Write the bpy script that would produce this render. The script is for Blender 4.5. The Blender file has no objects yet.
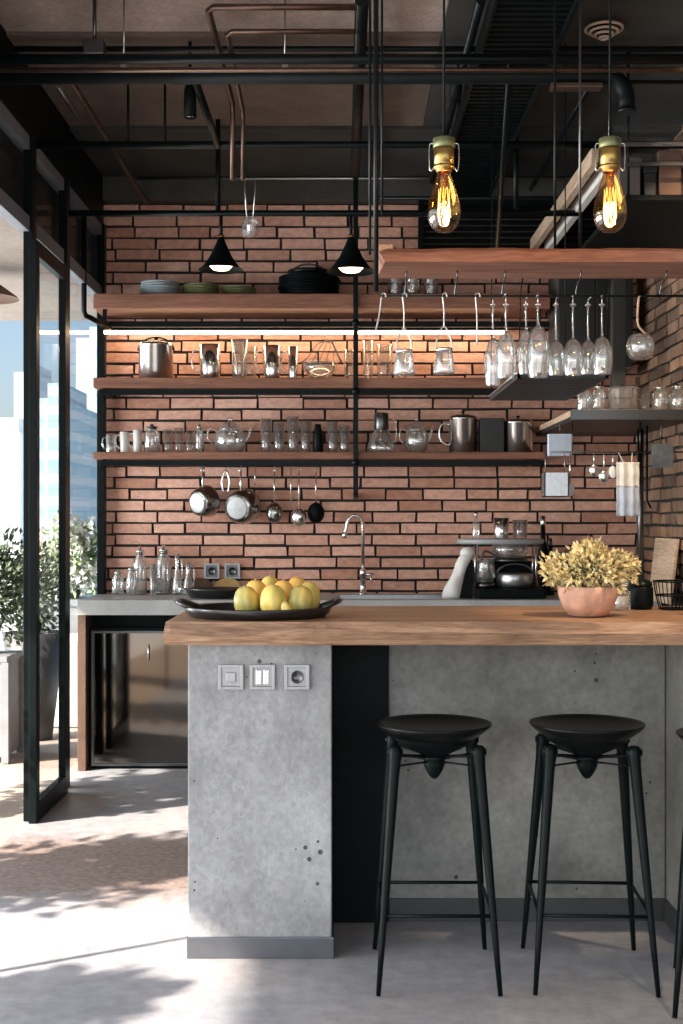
import bpy, bmesh, math, random
from mathutils import Vector, Matrix
random.seed(7)
S = bpy.context.scene
C = S.collection
PI = math.pi
F, CX, HY, CH = 1274.0, 341.5, 520.0, 1.36     # focal length in px, centre column, horizon row, eye height

# ------------------------------------------------------------------ camera
cam = bpy.data.cameras.new('camera'); camo = bpy.data.objects.new('camera', cam); C.objects.link(camo)
cam.sensor_fit = 'VERTICAL'; cam.sensor_height = 36.0; cam.lens = F / 1024 * 36.0
cam.shift_y = 8.0 / 1024; cam.clip_start = 0.05; cam.clip_end = 600
camo.location = (0, 0, CH); camo.rotation_euler = (PI/2, 0, 0)
S.camera = camo
# ------------------------------------------------------------------ colour, world, sun, large lights
S.view_settings.view_transform = 'Standard'; S.view_settings.look = 'None'
S.view_settings.exposure = 0.0; S.view_settings.gamma = 1.0
S.view_settings.use_curve_mapping = False
try:
    S.cycles.transparent_max_bounces = 40
    S.cycles.max_bounces = 10; S.cycles.diffuse_bounces = 5; S.cycles.glossy_bounces = 5
    S.cycles.sample_clamp_indirect = 4.0
    S.cycles.caustics_reflective = False; S.cycles.caustics_refractive = False
except Exception: pass
SUN_DIR = Vector((0.86, 0.50, -0.66)).normalized()
w = bpy.data.worlds.new('sky'); S.world = w; w.use_nodes = True
nt = w.node_tree; bg = nt.nodes['Background']
sk = nt.nodes.new('ShaderNodeTexSky'); sk.sky_type = 'NISHITA'; sk.sun_disc = False
sk.sun_elevation = math.radians(34); sk.sun_rotation = math.radians(240); sk.dust_density = 2.5; sk.air_density = 0.9
nt.links.new(sk.outputs[0], bg.inputs[0]); bg.inputs[1].default_value = 0.22
def light(name, typ, loc, direction, energy, col, **kw):
    l = bpy.data.lights.new(name, typ); l.energy = energy; l.color = col
    for k, v in kw.items(): setattr(l, k, v)
    o = bpy.data.objects.new(name, l); C.objects.link(o); o.location = loc
    o.rotation_euler = Vector(direction).to_track_quat('-Z', 'Y').to_euler()
    return o
light('sun', 'SUN', (-6, -3, 6), SUN_DIR, 19.0, (1.0, 0.88, 0.76), angle=0.02)
# added soft fill lamps, out of view, that brighten the dim interior
light('terrace_fill', 'AREA', (1.2, -2.6, 1.5), (0, 1, -0.06), 95, (0.90, 0.96, 1.0), shape='RECTANGLE', size=6.0, size_y=2.2)  # added fill lamp behind the viewer
light('window_fill', 'AREA', (-1.34, 2.4, 1.5), (1, 0.12, -0.05), 55, (0.80, 0.91, 1.0), shape='RECTANGLE', size=5.0, size_y=2.4)  # added fill lamp along the left glazing
light('outdoor_fill', 'AREA', (-5.6, 5.6, 1.05), (1, 0.06, -0.02), 700, (0.88, 0.95, 1.0), shape='RECTANGLE', size=7.0, size_y=1.7)  # added fill lamp outside, lifts the brick wall

# ------------------------------------------------------------------ helpers
def NB(): return bmesh.new()
def box(bm, x0, x1, y0, y1, z0, z1, bev=0.0, jit=0.0):
    vs = [bm.verts.new((x + random.uniform(-jit, jit), y + random.uniform(-jit, jit)*.6, z + random.uniform(-jit, jit)))
          for x in (x0, x1) for y in (y0, y1) for z in (z0, z1)]
    fs = [bm.faces.new([vs[i] for i in f]) for f in ((0,1,3,2),(4,6,7,5),(0,4,5,1),(2,3,7,6),(0,2,6,4),(1,5,7,3))]
    if bev > 0:
        es = list({e for f in fs for e in f.edges})
        bmesh.ops.bevel(bm, geom=es, offset=bev, segments=2, affect='EDGES', profile=0.6)
    return bm
def ring_frames(pts, closed=False):
    n = len(pts); out = []
    up = None
    for i in range(n):
        a = pts[(i-1) % n] if (closed or i > 0) else pts[0]
        b = pts[(i+1) % n] if (closed or i < n-1) else pts[-1]
        t = (b - a)
        t = t.normalized() if t.length > 1e-9 else Vector((0,0,1))
        if up is None:
            r = Vector((0,0,1)) if abs(t.z) < 0.9 else Vector((1,0,0))
            up = (r - t*r.dot(t)).normalized()
        else:
            up = (up - t*up.dot(t))
            up = up.normalized() if up.length > 1e-6 else Vector((1,0,0))
        out.append((t, up, t.cross(up)))
    return out
def tube(bm, pts, r, seg=10, closed=False, caps=True):
    pts = [Vector(p) for p in pts]
    rs = r if isinstance(r, (list, tuple)) else [r]*len(pts)
    fr = ring_frames(pts, closed); rings = []
    for p, (t, u, v), rr in zip(pts, fr, rs):
        rings.append([bm.verts.new(p + (u*math.cos(2*PI*k/seg) + v*math.sin(2*PI*k/seg))*rr) for k in range(seg)])
    m = len(rings)
    for i in range(m if closed else m-1):
        A, B = rings[i], rings[(i+1) % m]
        for k in range(seg):
            f = bm.faces.new((A[k], A[(k+1) % seg], B[(k+1) % seg], B[k])); f.smooth = True
    if caps and not closed:
        bm.faces.new(list(reversed(rings[0]))); bm.faces.new(rings[-1])
    return bm
def lathe(bm, prof, seg=28, M=None, smooth=True, capb=False, capt=False):
    rings = []
    for r, z in prof:
        if r < 1e-6: rings.append([bm.verts.new((0,0,z))])
        else: rings.append([bm.verts.new((r*math.cos(2*PI*k/seg), r*math.sin(2*PI*k/seg), z)) for k in range(seg)])
    allv = [v for R in rings for v in R]
    for A, B in zip(rings, rings[1:]):
        if len(A) == 1 and len(B) == 1: continue
        for k in range(seg):
            if len(A) == 1: f = bm.faces.new((A[0], B[(k+1) % seg], B[k]))
            elif len(B) == 1: f = bm.faces.new((A[k], A[(k+1) % seg], B[0]))
            else: f = bm.faces.new((A[k], A[(k+1) % seg], B[(k+1) % seg], B[k]))
            f.smooth = smooth
    if capb and len(rings[0]) > 1: bm.faces.new(list(reversed(rings[0])))
    if capt and len(rings[-1]) > 1: bm.faces.new(rings[-1])
    if M is not None: bmesh.ops.transform(bm, matrix=M, verts=allv)
    return bm
def ball(bm, c, rx, ry, rz, seg=14, M=None):
    n = 9; prof = [(math.sin(PI*i/n), -math.cos(PI*i/n)) for i in range(n+1)]
    prof[0] = (0, -1); prof[-1] = (0, 1)
    T = Matrix.Translation(c) @ (M or Matrix()) @ Matrix.Diagonal((rx, ry, rz, 1))
    return lathe(bm, prof, seg, T)
def frame_x(bm, x0, x1, y0, y1, z0, z1, t, bev=0.0):       # rectangular frame in the XZ plane
    box(bm, x0, x0+t, y0, y1, z0, z1, bev); box(bm, x1-t, x1, y0, y1, z0, z1, bev)
    box(bm, x0+t, x1-t, y0, y1, z0, z0+t, bev); box(bm, x0+t, x1-t, y0, y1, z1-t, z1, bev)
def obj(name, bm, m, parent=None, loc=None, rot=None):
    bmesh.ops.recalc_face_normals(bm, faces=bm.faces)
    me = bpy.data.meshes.new(name); bm.to_mesh(me); bm.free(); me.materials.append(m)
    o = bpy.data.objects.new(name, me); C.objects.link(o)
    if parent: o.parent = parent
    if loc: o.location = loc
    if rot: o.rotation_euler = rot
    return o
def thing(name, label, cat, loc=(0,0,0), rot=(0,0,0), group=None):
    o = bpy.data.objects.new(name, None); C.objects.link(o); o.empty_display_size = .05
    o.location = loc; o.rotation_euler = rot; o['label'] = label; o['category'] = cat
    if group: o['group'] = group
    return o
def tag(o, label, cat, group=None, kind=None):
    o['label'] = label; o['category'] = cat
    if group: o['group'] = group
    if kind: o['kind'] = kind
    return o
def struct(name, bm, m, parent=None, label=None):
    o = obj(name, bm, m, parent)
    if not parent:
        o['kind'] = 'structure'
        if label: o['label'] = label
    return o
def dup(root, loc, label, rot=None, group=None, scale=None):
    r = root.copy(); C.objects.link(r); r.location = loc; r['label'] = label
    if rot is not None: r.rotation_euler = rot
    if scale is not None: r.scale = scale
    if group: r['group'] = group
    for ch in list(root.children):
        c = ch.copy(); C.objects.link(c); c.parent = r
        for g in ch.children:
            d = g.copy(); C.objects.link(d); d.parent = c
    return r
def PX(x, Y): return (x - CX) * Y / F
def PZ(y, Y): return CH - (y - HY) * Y / F

# ------------------------------------------------------------------ materials
def mat(name):
    m = bpy.data.materials.new(name); m.use_nodes = True
    n = m.node_tree.nodes; return m, n, m.node_tree.links, n['Principled BSDF']
def P(name, col, rough=.5, metal=0., spec=.5, noise=None, bump=0., bscale=60, coat=0.):
    m, n, l, b = mat(name)
    b.inputs['Base Color'].default_value = (*col, 1); b.inputs['Roughness'].default_value = rough
    b.inputs['Metallic'].default_value = metal; b.inputs['Specular IOR Level'].default_value = spec
    b.inputs['Coat Weight'].default_value = coat
    tc = n.new('ShaderNodeTexCoord')
    if noise:
        sc, amt = noise
        t = n.new('ShaderNodeTexNoise'); t.inputs['Scale'].default_value = sc; t.inputs['Detail'].default_value = 6
        l.new(tc.outputs['Object'], t.inputs['Vector'])
        r = n.new('ShaderNodeMapRange'); r.inputs['From Min'].default_value = .3; r.inputs['From Max'].default_value = .7
        r.inputs['To Min'].default_value = 1-amt; r.inputs['To Max'].default_value = 1+amt
        l.new(t.outputs['Fac'], r.inputs['Value'])
        v = n.new('ShaderNodeVectorMath'); v.operation = 'SCALE'; v.inputs[0].default_value = col
        l.new(r.outputs[0], v.inputs['Scale']); l.new(v.outputs[0], b.inputs['Base Color'])
    if bump:
        t2 = n.new('ShaderNodeTexNoise'); t2.inputs['Scale'].default_value = bscale; t2.inputs['Detail'].default_value = 5
        l.new(tc.outputs['Object'], t2.inputs['Vector'])
        bp = n.new('ShaderNodeBump'); bp.inputs['Strength'].default_value = bump; bp.inputs['Distance'].default_value = .01
        l.new(t2.outputs['Fac'], bp.inputs['Height']); l.new(bp.outputs[0], b.inputs['Normal'])
    return m
def ramp(n, stops):
    r = n.new('ShaderNodeValToRGB'); e = r.color_ramp.elements
    while len(e) > 2: e.remove(e[-1])
    e[0].position, e[0].color = stops[0][0], (*stops[0][1], 1)
    e[1].position, e[1].color = stops[1][0], (*stops[1][1], 1)
    for p, c in stops[2:]:
        x = e.new(p); x.color = (*c, 1)
    return r
def glassmat(name, tint=(.96,.98,.98), edge=(.35,.38,.38), gl=.9, base=.05, rough=.02, power=2.2, milk=0):
    m, n, l, b = mat(name); n.remove(b); out = n['Material Output']
    lw = n.new('ShaderNodeLayerWeight'); lw.inputs['Blend'].default_value = .5
    pw = n.new('ShaderNodeMath'); pw.operation = 'POWER'; pw.inputs[1].default_value = power
    l.new(lw.outputs['Facing'], pw.inputs[0])
    mx = n.new('ShaderNodeMix'); mx.data_type = 'RGBA'
    mx.inputs['A'].default_value = (*tint, 1); mx.inputs['B'].default_value = (*edge, 1)
    l.new(pw.outputs[0], mx.inputs['Factor'])
    tr = n.new('ShaderNodeBsdfTransparent'); l.new(mx.outputs['Result'], tr.inputs[0])
    gs = n.new('ShaderNodeBsdfGlossy'); gs.inputs['Roughness'].default_value = rough; gs.inputs['Color'].default_value = (1,1,1,1)
    mr = n.new('ShaderNodeMapRange'); mr.inputs['To Min'].default_value = base; mr.inputs['To Max'].default_value = gl
    l.new(pw.outputs[0], mr.inputs['Value'])
    ms = n.new('ShaderNodeMixShader'); l.new(mr.outputs[0], ms.inputs[0]); l.new(tr.outputs[0], ms.inputs[1]); l.new(gs.outputs[0], ms.inputs[2])
    if milk:
        df = n.new('ShaderNodeBsdfDiffuse'); df.inputs[0].default_value = (.9,.93,.94,1); tl = n.new('ShaderNodeBsdfTranslucent'); tl.inputs[0].default_value = (.9,.93,.94,1)
        m1 = n.new('ShaderNodeMixShader'); m1.inputs[0].default_value = .5; l.new(df.outputs[0], m1.inputs[1]); l.new(tl.outputs[0], m1.inputs[2])
        m2 = n.new('ShaderNodeMixShader'); m2.inputs[0].default_value = milk; l.new(ms.outputs[0], m2.inputs[1]); l.new(m1.outputs[0], m2.inputs[2]); ms = m2
    l.new(ms.outputs[0], out.inputs[0]); return m
def emis(name, col, s):
    m, n, l, b = mat(name); b.inputs['Base Color'].default_value = (*col, 1)
    b.inputs['Emission Color'].default_value = (*col, 1); b.inputs['Emission Strength'].default_value = s; return m
def brickmat(name, stops, rough=.85, streak=False):
    m, n, l, b = mat(name)
    g = n.new('ShaderNodeNewGeometry'); r = ramp(n, stops); l.new(g.outputs['Random Per Island'], r.inputs[0])
    tc = n.new('ShaderNodeTexCoord'); t = n.new('ShaderNodeTexNoise'); t.inputs['Scale'].default_value = 22; t.inputs['Detail'].default_value = 8
    t.inputs['Roughness'].default_value = .7
    mp = n.new('ShaderNodeMapping'); mp.inputs['Scale'].default_value = (1, 1, .3) if streak else (1, 1, 1.6)
    l.new(tc.outputs['Object'], mp.inputs[0]); l.new(mp.outputs[0], t.inputs['Vector'])
    mr = n.new('ShaderNodeMapRange'); mr.inputs['From Min'].default_value = .3; mr.inputs['From Max'].default_value = .7
    mr.inputs['To Min'].default_value = .45 if streak else .72; mr.inputs['To Max'].default_value = 1.4 if streak else 1.2; l.new(t.outputs['Fac'], mr.inputs['Value'])
    v = n.new('ShaderNodeVectorMath'); v.operation = 'SCALE'; l.new(r.outputs[0], v.inputs[0]); l.new(mr.outputs[0], v.inputs['Scale'])
    l.new(v.outputs[0], b.inputs['Base Color']); b.inputs['Roughness'].default_value = rough
    t2 = n.new('ShaderNodeTexNoise'); t2.inputs['Scale'].default_value = 90; t2.inputs['Detail'].default_value = 6; l.new(tc.outputs['Object'], t2.inputs['Vector'])
    bp = n.new('ShaderNodeBump'); bp.inputs['Strength'].default_value = .5; bp.inputs['Distance'].default_value = .006
    l.new(t2.outputs['Fac'], bp.inputs['Height']); l.new(bp.outputs[0], b.inputs['Normal']); return m
def concrete(name, c0, c1, pits=True, scale=2.5, rough=.75, bump=.35, vert=1.0):
    m, n, l, b = mat(name); tc = n.new('ShaderNodeTexCoord')
    mp = n.new('ShaderNodeMapping'); mp.inputs['Scale'].default_value = (1, 1, vert); l.new(tc.outputs['Object'], mp.inputs[0])
    a = n.new('ShaderNodeTexNoise'); a.inputs['Scale'].default_value = scale; a.inputs['Detail'].default_value = 9; a.inputs['Roughness'].default_value = .68
    l.new(mp.outputs[0], a.inputs['Vector'])
    r = ramp(n, [(.28, c0), (.72, c1)]); l.new(a.outputs['Fac'], r.inputs[0]); col = r.outputs[0]
    f = n.new('ShaderNodeTexNoise'); f.inputs['Scale'].default_value = scale*22; f.inputs['Detail'].default_value = 5; l.new(tc.outputs['Object'], f.inputs['Vector'])
    mr = n.new('ShaderNodeMapRange'); mr.inputs['From Min'].default_value = .3; mr.inputs['From Max'].default_value = .7; mr.inputs['To Min'].default_value = .86; mr.inputs['To Max'].default_value = 1.12
    l.new(f.outputs['Fac'], mr.inputs['Value'])
    v = n.new('ShaderNodeVectorMath'); v.operation = 'SCALE'; l.new(col, v.inputs[0]); l.new(mr.outputs[0], v.inputs['Scale']); col = v.outputs[0]
    bp = n.new('ShaderNodeBump'); bp.inputs['Strength'].default_value = bump; bp.inputs['Distance'].default_value = .006
    if pits:
        vo = n.new('ShaderNodeTexVoronoi'); vo.inputs['Scale'].default_value = 26; vo.inputs['Randomness'].default_value = 1
        l.new(tc.outputs['Object'], vo.inputs['Vector'])
        pn = n.new('ShaderNodeTexNoise'); pn.inputs['Scale'].default_value = 5; l.new(tc.outputs['Object'], pn.inputs['Vector'])
        th = n.new('ShaderNodeMapRange'); th.inputs['From Min'].default_value = .50; th.inputs['From Max'].default_value = .72; th.inputs['To Min'].default_value = 0; th.inputs['To Max'].default_value = .24
        l.new(pn.outputs['Fac'], th.inputs['Value'])
        lt = n.new('ShaderNodeMath'); lt.operation = 'LESS_THAN'; l.new(vo.outputs['Distance'], lt.inputs[0]); l.new(th.outputs[0], lt.inputs[1])
        mx = n.new('ShaderNodeMix'); mx.data_type = 'RGBA'; mx.inputs['B'].default_value = (c0[0]*.45, c0[1]*.45, c0[2]*.45, 1)
        l.new(lt.outputs[0], mx.inputs['Factor']); l.new(col, mx.inputs['A']); col = mx.outputs['Result']
        sb = n.new('ShaderNodeMath'); sb.operation = 'SUBTRACT'; l.new(f.outputs['Fac'], sb.inputs[0]); l.new(lt.outputs[0], sb.inputs[1]); l.new(sb.outputs[0], bp.inputs['Height'])
    else: l.new(f.outputs['Fac'], bp.inputs['Height'])
    l.new(bp.outputs[0], b.inputs['Normal']); l.new(col, b.inputs['Base Color']); b.inputs['Roughness'].default_value = rough; return m
def wood(name, c0, c1, c2, axis='X', rough=.55, scale=5, coat=.0):
    m, n, l, b = mat(name); tc = n.new('ShaderNodeTexCoord'); mp = n.new('ShaderNodeMapping')
    s = {'X': (.25, 3, 3.4), 'Y': (3, .25, 3.4), 'Z': (3, 3, .25)}[axis]; mp.inputs['Scale'].default_value = s
    l.new(tc.outputs['Object'], mp.inputs[0])
    a = n.new('ShaderNodeTexNoise'); a.inputs['Scale'].default_value = scale; a.inputs['Detail'].default_value = 9; a.inputs['Distortion'].default_value = 1.2; a.inputs['Roughness'].default_value = .65
    l.new(mp.outputs[0], a.inputs['Vector']); r = ramp(n, [(.3, c0), (.5, c1), (.68, c2)]); l.new(a.outputs['Fac'], r.inputs[0])
    g = n.new('ShaderNodeTexNoise'); g.inputs['Scale'].default_value = scale*9; g.inputs['Detail'].default_value = 4; l.new(mp.outputs[0], g.inputs['Vector'])
    mr = n.new('ShaderNodeMapRange'); mr.inputs['From Min'].default_value = .3; mr.inputs['From Max'].default_value = .7; mr.inputs['To Min'].default_value = .7; mr.inputs['To Max'].default_value = 1.2; l.new(g.outputs['Fac'], mr.inputs['Value'])
    v = n.new('ShaderNodeVectorMath'); v.operation = 'SCALE'; l.new(r.outputs[0], v.inputs[0]); l.new(mr.outputs[0], v.inputs['Scale']); l.new(v.outputs[0], b.inputs['Base Color'])
    bp = n.new('ShaderNodeBump'); bp.inputs['Strength'].default_value = .3; bp.inputs['Distance'].default_value = .004; l.new(g.outputs['Fac'], bp.inputs['Height']); l.new(bp.outputs[0], b.inputs['Normal'])
    b.inputs['Roughness'].default_value = rough; b.inputs['Coat Weight'].default_value = coat; return m

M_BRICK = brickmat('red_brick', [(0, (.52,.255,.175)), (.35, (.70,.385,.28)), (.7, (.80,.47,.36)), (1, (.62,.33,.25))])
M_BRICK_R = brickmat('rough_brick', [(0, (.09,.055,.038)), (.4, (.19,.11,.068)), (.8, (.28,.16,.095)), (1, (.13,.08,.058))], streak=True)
M_MORTAR = P('dark_mortar', (.022,.022,.021), .95, noise=(30, .3), bump=.4)
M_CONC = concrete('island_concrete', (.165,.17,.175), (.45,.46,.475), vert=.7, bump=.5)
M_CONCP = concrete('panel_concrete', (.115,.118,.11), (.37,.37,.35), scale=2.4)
M_WORK = concrete('worktop_concrete', (.34,.35,.35), (.5,.51,.51), pits=False, scale=5, rough=.4)
M_CEIL = concrete('ceiling_concrete', (.20,.16,.145), (.48,.40,.365), pits=False, scale=2.4, bump=.8, rough=.9)
M_LINT = concrete('lintel_concrete', (.04,.04,.034), (.08,.078,.065), pits=False, scale=3)
M_OUT = concrete('terrace_stone', (.28,.22,.18), (.44,.37,.31), pits=False, scale=2)
M_SOFF = concrete('soffit_plaster', (.20,.17,.14), (.34,.30,.27), pits=False, scale=2)
M_SLAB = wood('oak_slab', (.13,.065,.035), (.33,.19,.11), (.45,.29,.185), scale=7, rough=.45)
M_SHELF = wood('shelf_oak', (.13,.05,.03), (.235,.097,.057), (.31,.145,.09), scale=5)
M_PLANK = wood('red_plank', (.13,.055,.035), (.24,.105,.065), (.33,.17,.115), scale=4.5, rough=.65)
M_TANW = wood('tan_timber', (.38,.25,.16), (.5,.36,.25), (.6,.45,.33), axis='Y')
M_TERRA = P('terracotta_side', (.10,.055,.036), .8, noise=(9, .25), bump=.2)
M_BLACK = P('black_steel', (.003,.0062,.0068), .36, spec=.12, noise=(20, .2))
M_BLACKM = P('black_matte', (.003,.0055,.0058), .5, spec=.1, noise=(20, .2))
M_PIPE = P('black_pipe', (.004,.007,.008), .33, metal=.0, spec=.18, noise=(12, .3))
M_COPPER = P('bronze_pipe', (.11,.072,.055), .36, metal=.85, noise=(10, .3))
M_SEAT = P('seat_lacquer', (.004,.0045,.0045), .33, spec=.2)
M_STEEL = P('stainless_steel', (.86,.87,.88), .20, metal=1., noise=(40, .05))
M_STEELB = P('brushed_steel', (.50,.52,.53), .34, metal=1., noise=(60, .08))
M_STEEL2 = P('worn_steel', (.34,.34,.33), .2, metal=1., noise=(30,.1))
M_DISC = P('grey_pan_base', (.36,.37,.37), .4, metal=.3, noise=(60,.15))
M_DSTEEL = P('dark_steel', (.12,.125,.13), .3, metal=1.)
M_PLINTH = P('plinth_steel', (.17,.18,.20), .36, metal=.8, noise=(12, .1))
M_BBOARD = P('grey_baseboard', (.05,.053,.057), .45, noise=(12, .1))
M_BRASS = P('aged_brass', (.42,.29,.10), .34, metal=1., noise=(40, .3), bump=.1)
M_BRASSG = P('verdigris_brass', (.20,.22,.11), .5, metal=.7, noise=(40, .3))
M_GLASS = glassmat('clear_glass', (.985,.99,.99), (.85,.88,.89), gl=.7, base=.07, milk=.04)
M_GLASSH = glassmat('thick_glass', (.975,.985,.985), (.66,.70,.71), gl=.8, base=.14, power=1.7, milk=.085)
M_BULB = glassmat('amber_glass', (1.0,.76,.38), (.85,.47,.13), gl=.5, base=.07, power=1.8)
M_PANE = glassmat('window_pane', (.95,.97,.975), (.88,.92,.94), gl=.16, base=.02, power=3)
M_COOL = P('smoked_mirror_glass', (.13,.115,.10), .06, metal=1.0)
M_LED = emis('led_strip_glow', (1.0,.72,.44), 17)
M_FIL = emis('filament_glow', (1.0,.62,.24), 4)
M_LAMPG = emis('lamp_disc_glow', (1.0,.74,.46), 7)
M_WHITE = P('white_ceramic', (.72,.72,.70), .3, noise=(20, .04))
M_PLATEB = P('blue_grey_plate', (.36,.42,.44), .3, noise=(20, .1))
M_PLATEG = P('olive_plate', (.17,.18,.08), .35, noise=(20, .15))
M_PAPER = P('white_linen', (.74,.73,.70), .9, noise=(30, .05), bump=.2)
M_BLUEC = P('blue_linen', (.52,.60,.72), .9, noise=(30, .06), bump=.2)
M_GREYB = P('grey_plate_metal', (.10,.12,.14), .5, metal=.5, noise=(25, .2))
M_PLANTER = P('zinc_planter', (.19,.20,.21), .6, noise=(8, .15))
M_POT = P('pink_stone_pot', (.55,.31,.22), .8, noise=(18, .3), bump=.3)
M_DPOT = P('dark_pot', (.05,.05,.055), .5, noise=(12, .2))
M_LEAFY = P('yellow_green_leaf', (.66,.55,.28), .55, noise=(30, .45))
M_LEAFD = P('dark_green_leaf', (.055,.085,.045), .5, noise=(14, .5))
M_LEAFG = P('pale_green_leaf', (.30,.40,.20), .6, noise=(14, .4))
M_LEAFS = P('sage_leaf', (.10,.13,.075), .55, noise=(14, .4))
M_PETAL = P('white_petal', (.85,.85,.80), .6)
M_SLATE = P('black_slate', (.012,.012,.013), .28, noise=(20, .3), coat=.3)
M_FRAMEG = P('grey_frame_paint', (.19,.22,.26), .5, noise=(8,.1))
M_TIN = P('socket_plate', (.36,.365,.375), .35, metal=.5, noise=(30, .1))
M_SOIL = P('dark_soil', (.03,.022,.016), .95)
M_SIGNB = P('dark_tray', (.009,.011,.012), .45, noise=(12, .2))
M_BOXD = P('charcoal_box', (.09,.08,.075), .8, noise=(6, .2))
M_BOXD2 = P('louvre_paint', (.02,.021,.02), .6, noise=(6,.3))
def fruitmat(name, a, b_):
    m, n, l, b = mat(name); tc = n.new('ShaderNodeTexCoord'); t = n.new('ShaderNodeTexNoise'); t.inputs['Scale'].default_value = 22; t.inputs['Detail'].default_value = 3; mp = n.new('ShaderNodeMapping'); mp.inputs['Scale'].default_value = (1, 1, .3); l.new(tc.outputs['Object'], mp.inputs[0])
    l.new(mp.outputs[0], t.inputs['Vector']); r = ramp(n, [(.42, a), (.68, b_)]); l.new(t.outputs['Fac'], r.inputs[0]); l.new(r.outputs[0], b.inputs['Base Color'])
    b.inputs['Roughness'].default_value = .36; b.inputs['Subsurface Weight'].default_value = .0; return m
M_FR1 = fruitmat('yellow_mango_skin', (.92,.64,.16), (.50,.47,.13))
M_FR2 = fruitmat('green_mango_skin', (.30,.32,.10), (.78,.58,.16))
M_FR3 = fruitmat('orange_mango_skin', (.92,.46,.08), (.80,.60,.18))
# floor
m, n, l, b = mat('polished_concrete_floor'); tc = n.new('ShaderNodeTexCoord')
a = n.new('ShaderNodeTexNoise'); a.inputs['Scale'].default_value = .9; a.inputs['Detail'].default_value = 8; a.inputs['Roughness'].default_value = .6; l.new(tc.outputs['Object'], a.inputs['Vector'])
r = ramp(n, [(.33, (.225,.235,.265)), (.5, (.295,.295,.315)), (.68, (.37,.325,.305))]); l.new(a.outputs['Fac'], r.inputs[0])
d = n.new('ShaderNodeTexNoise'); d.inputs['Scale'].default_value = 14; d.inputs['Detail'].default_value = 8; d.inputs['Roughness'].default_value = .7; l.new(tc.outputs['Object'], d.inputs['Vector'])
mr = n.new('ShaderNodeMapRange'); mr.inputs['From Min'].default_value = .3; mr.inputs['From Max'].default_value = .7; mr.inputs['To Min'].default_value = .76; mr.inputs['To Max'].default_value = 1.2; l.new(d.outputs['Fac'], mr.inputs['Value'])
v = n.new('ShaderNodeVectorMath'); v.operation = 'SCALE'; l.new(r.outputs[0], v.inputs[0]); l.new(mr.outputs[0], v.inputs['Scale'])
# a mottled brown band across the floor
sx = n.new('ShaderNodeSeparateXYZ'); l.new(tc.outputs['Object'], sx.inputs[0])
yy = n.new('ShaderNodeMath'); yy.operation = 'SUBTRACT'; l.new(sx.outputs['Y'], yy.inputs[0]); yy.inputs[1].default_value = 5.02
ab = n.new('ShaderNodeMath'); ab.operation = 'ABSOLUTE'; l.new(yy.outputs[0], ab.inputs[0])
nz = n.new('ShaderNodeMath'); nz.operation = 'MULTIPLY_ADD'; l.new(d.outputs['Fac'], nz.inputs[0]); nz.inputs[1].default_value = .5; l.new(ab.outputs[0], nz.inputs[2])
st = n.new('ShaderNodeMapRange'); st.inputs['From Min'].default_value = .55; st.inputs['From Max'].default_value = .8; st.inputs['To Min'].default_value = .85; st.inputs['To Max'].default_value = 0; l.new(nz.outputs[0], st.inputs['Value'])
mx = n.new('ShaderNodeMix'); mx.data_type = 'RGBA'; l.new(st.outputs[0], mx.inputs['Factor']); l.new(v.outputs[0], mx.inputs['A'])
f2 = n.new('ShaderNodeTexNoise'); f2.inputs['Scale'].default_value = 40; f2.inputs['Detail'].default_value = 6; l.new(tc.outputs['Object'], f2.inputs['Vector'])
r2 = ramp(n, [(.35, (.15,.105,.085)), (.65, (.30,.22,.185))]); l.new(f2.outputs['Fac'], r2.inputs[0]); l.new(r2.outputs[0], mx.inputs['B'])
l.new(mx.outputs['Result'], b.inputs['Base Color']); b.inputs['Roughness'].default_value = .5
bp = n.new('ShaderNodeBump'); bp.inputs['Strength'].default_value = .15; bp.inputs['Distance'].default_value = .004; l.new(d.outputs['Fac'], bp.inputs['Height']); l.new(bp.outputs[0], b.inputs['Normal'])
M_FLOOR = m
# tower facades: window grid of one building, colours paled for distance haze
def tower_mat(name, wall, glass, sx_, sz_, fx=.5, fz=.5):
    m, n, l, b = mat(name); tc = n.new('ShaderNodeTexCoord'); sp = n.new('ShaderNodeSeparateXYZ'); l.new(tc.outputs['Object'], sp.inputs[0])
    def band(o, s, f):
        k = n.new('ShaderNodeMath'); k.operation = 'MULTIPLY'; l.new(o, k.inputs[0]); k.inputs[1].default_value = s
        q = n.new('ShaderNodeMath'); q.operation = 'FRACT'; l.new(k.outputs[0], q.inputs[0])
        g = n.new('ShaderNodeMath'); g.operation = 'LESS_THAN'; l.new(q.outputs[0], g.inputs[0]); g.inputs[1].default_value = f; return g.outputs[0]
    a1 = band(sp.outputs['X'], sx_, fx); a2 = band(sp.outputs['Z'], sz_, fz)
    mu = n.new('ShaderNodeMath'); mu.operation = 'MULTIPLY'; l.new(a1, mu.inputs[0]); l.new(a2, mu.inputs[1])
    mx = n.new('ShaderNodeMix'); mx.data_type = 'RGBA'; mx.inputs['A'].default_value = (*wall, 1); mx.inputs['B'].default_value = (*glass, 1)
    l.new(mu.outputs[0], mx.inputs['Factor']); l.new(mx.outputs['Result'], b.inputs['Base Color']); b.inputs['Roughness'].default_value = .6; return m
M_TOW1 = tower_mat('white_tower', (.50,.53,.57), (.40,.46,.54), .9, .5, .45, .8)
M_TOW2 = tower_mat('blue_tower', (.40,.49,.55), (.24,.40,.50), .35, .7, .92, .6)
M_TOW3 = tower_mat('pale_blue_tower', (.44,.51,.57), (.35,.45,.54), 1.2, .6, .5, .6)

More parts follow.
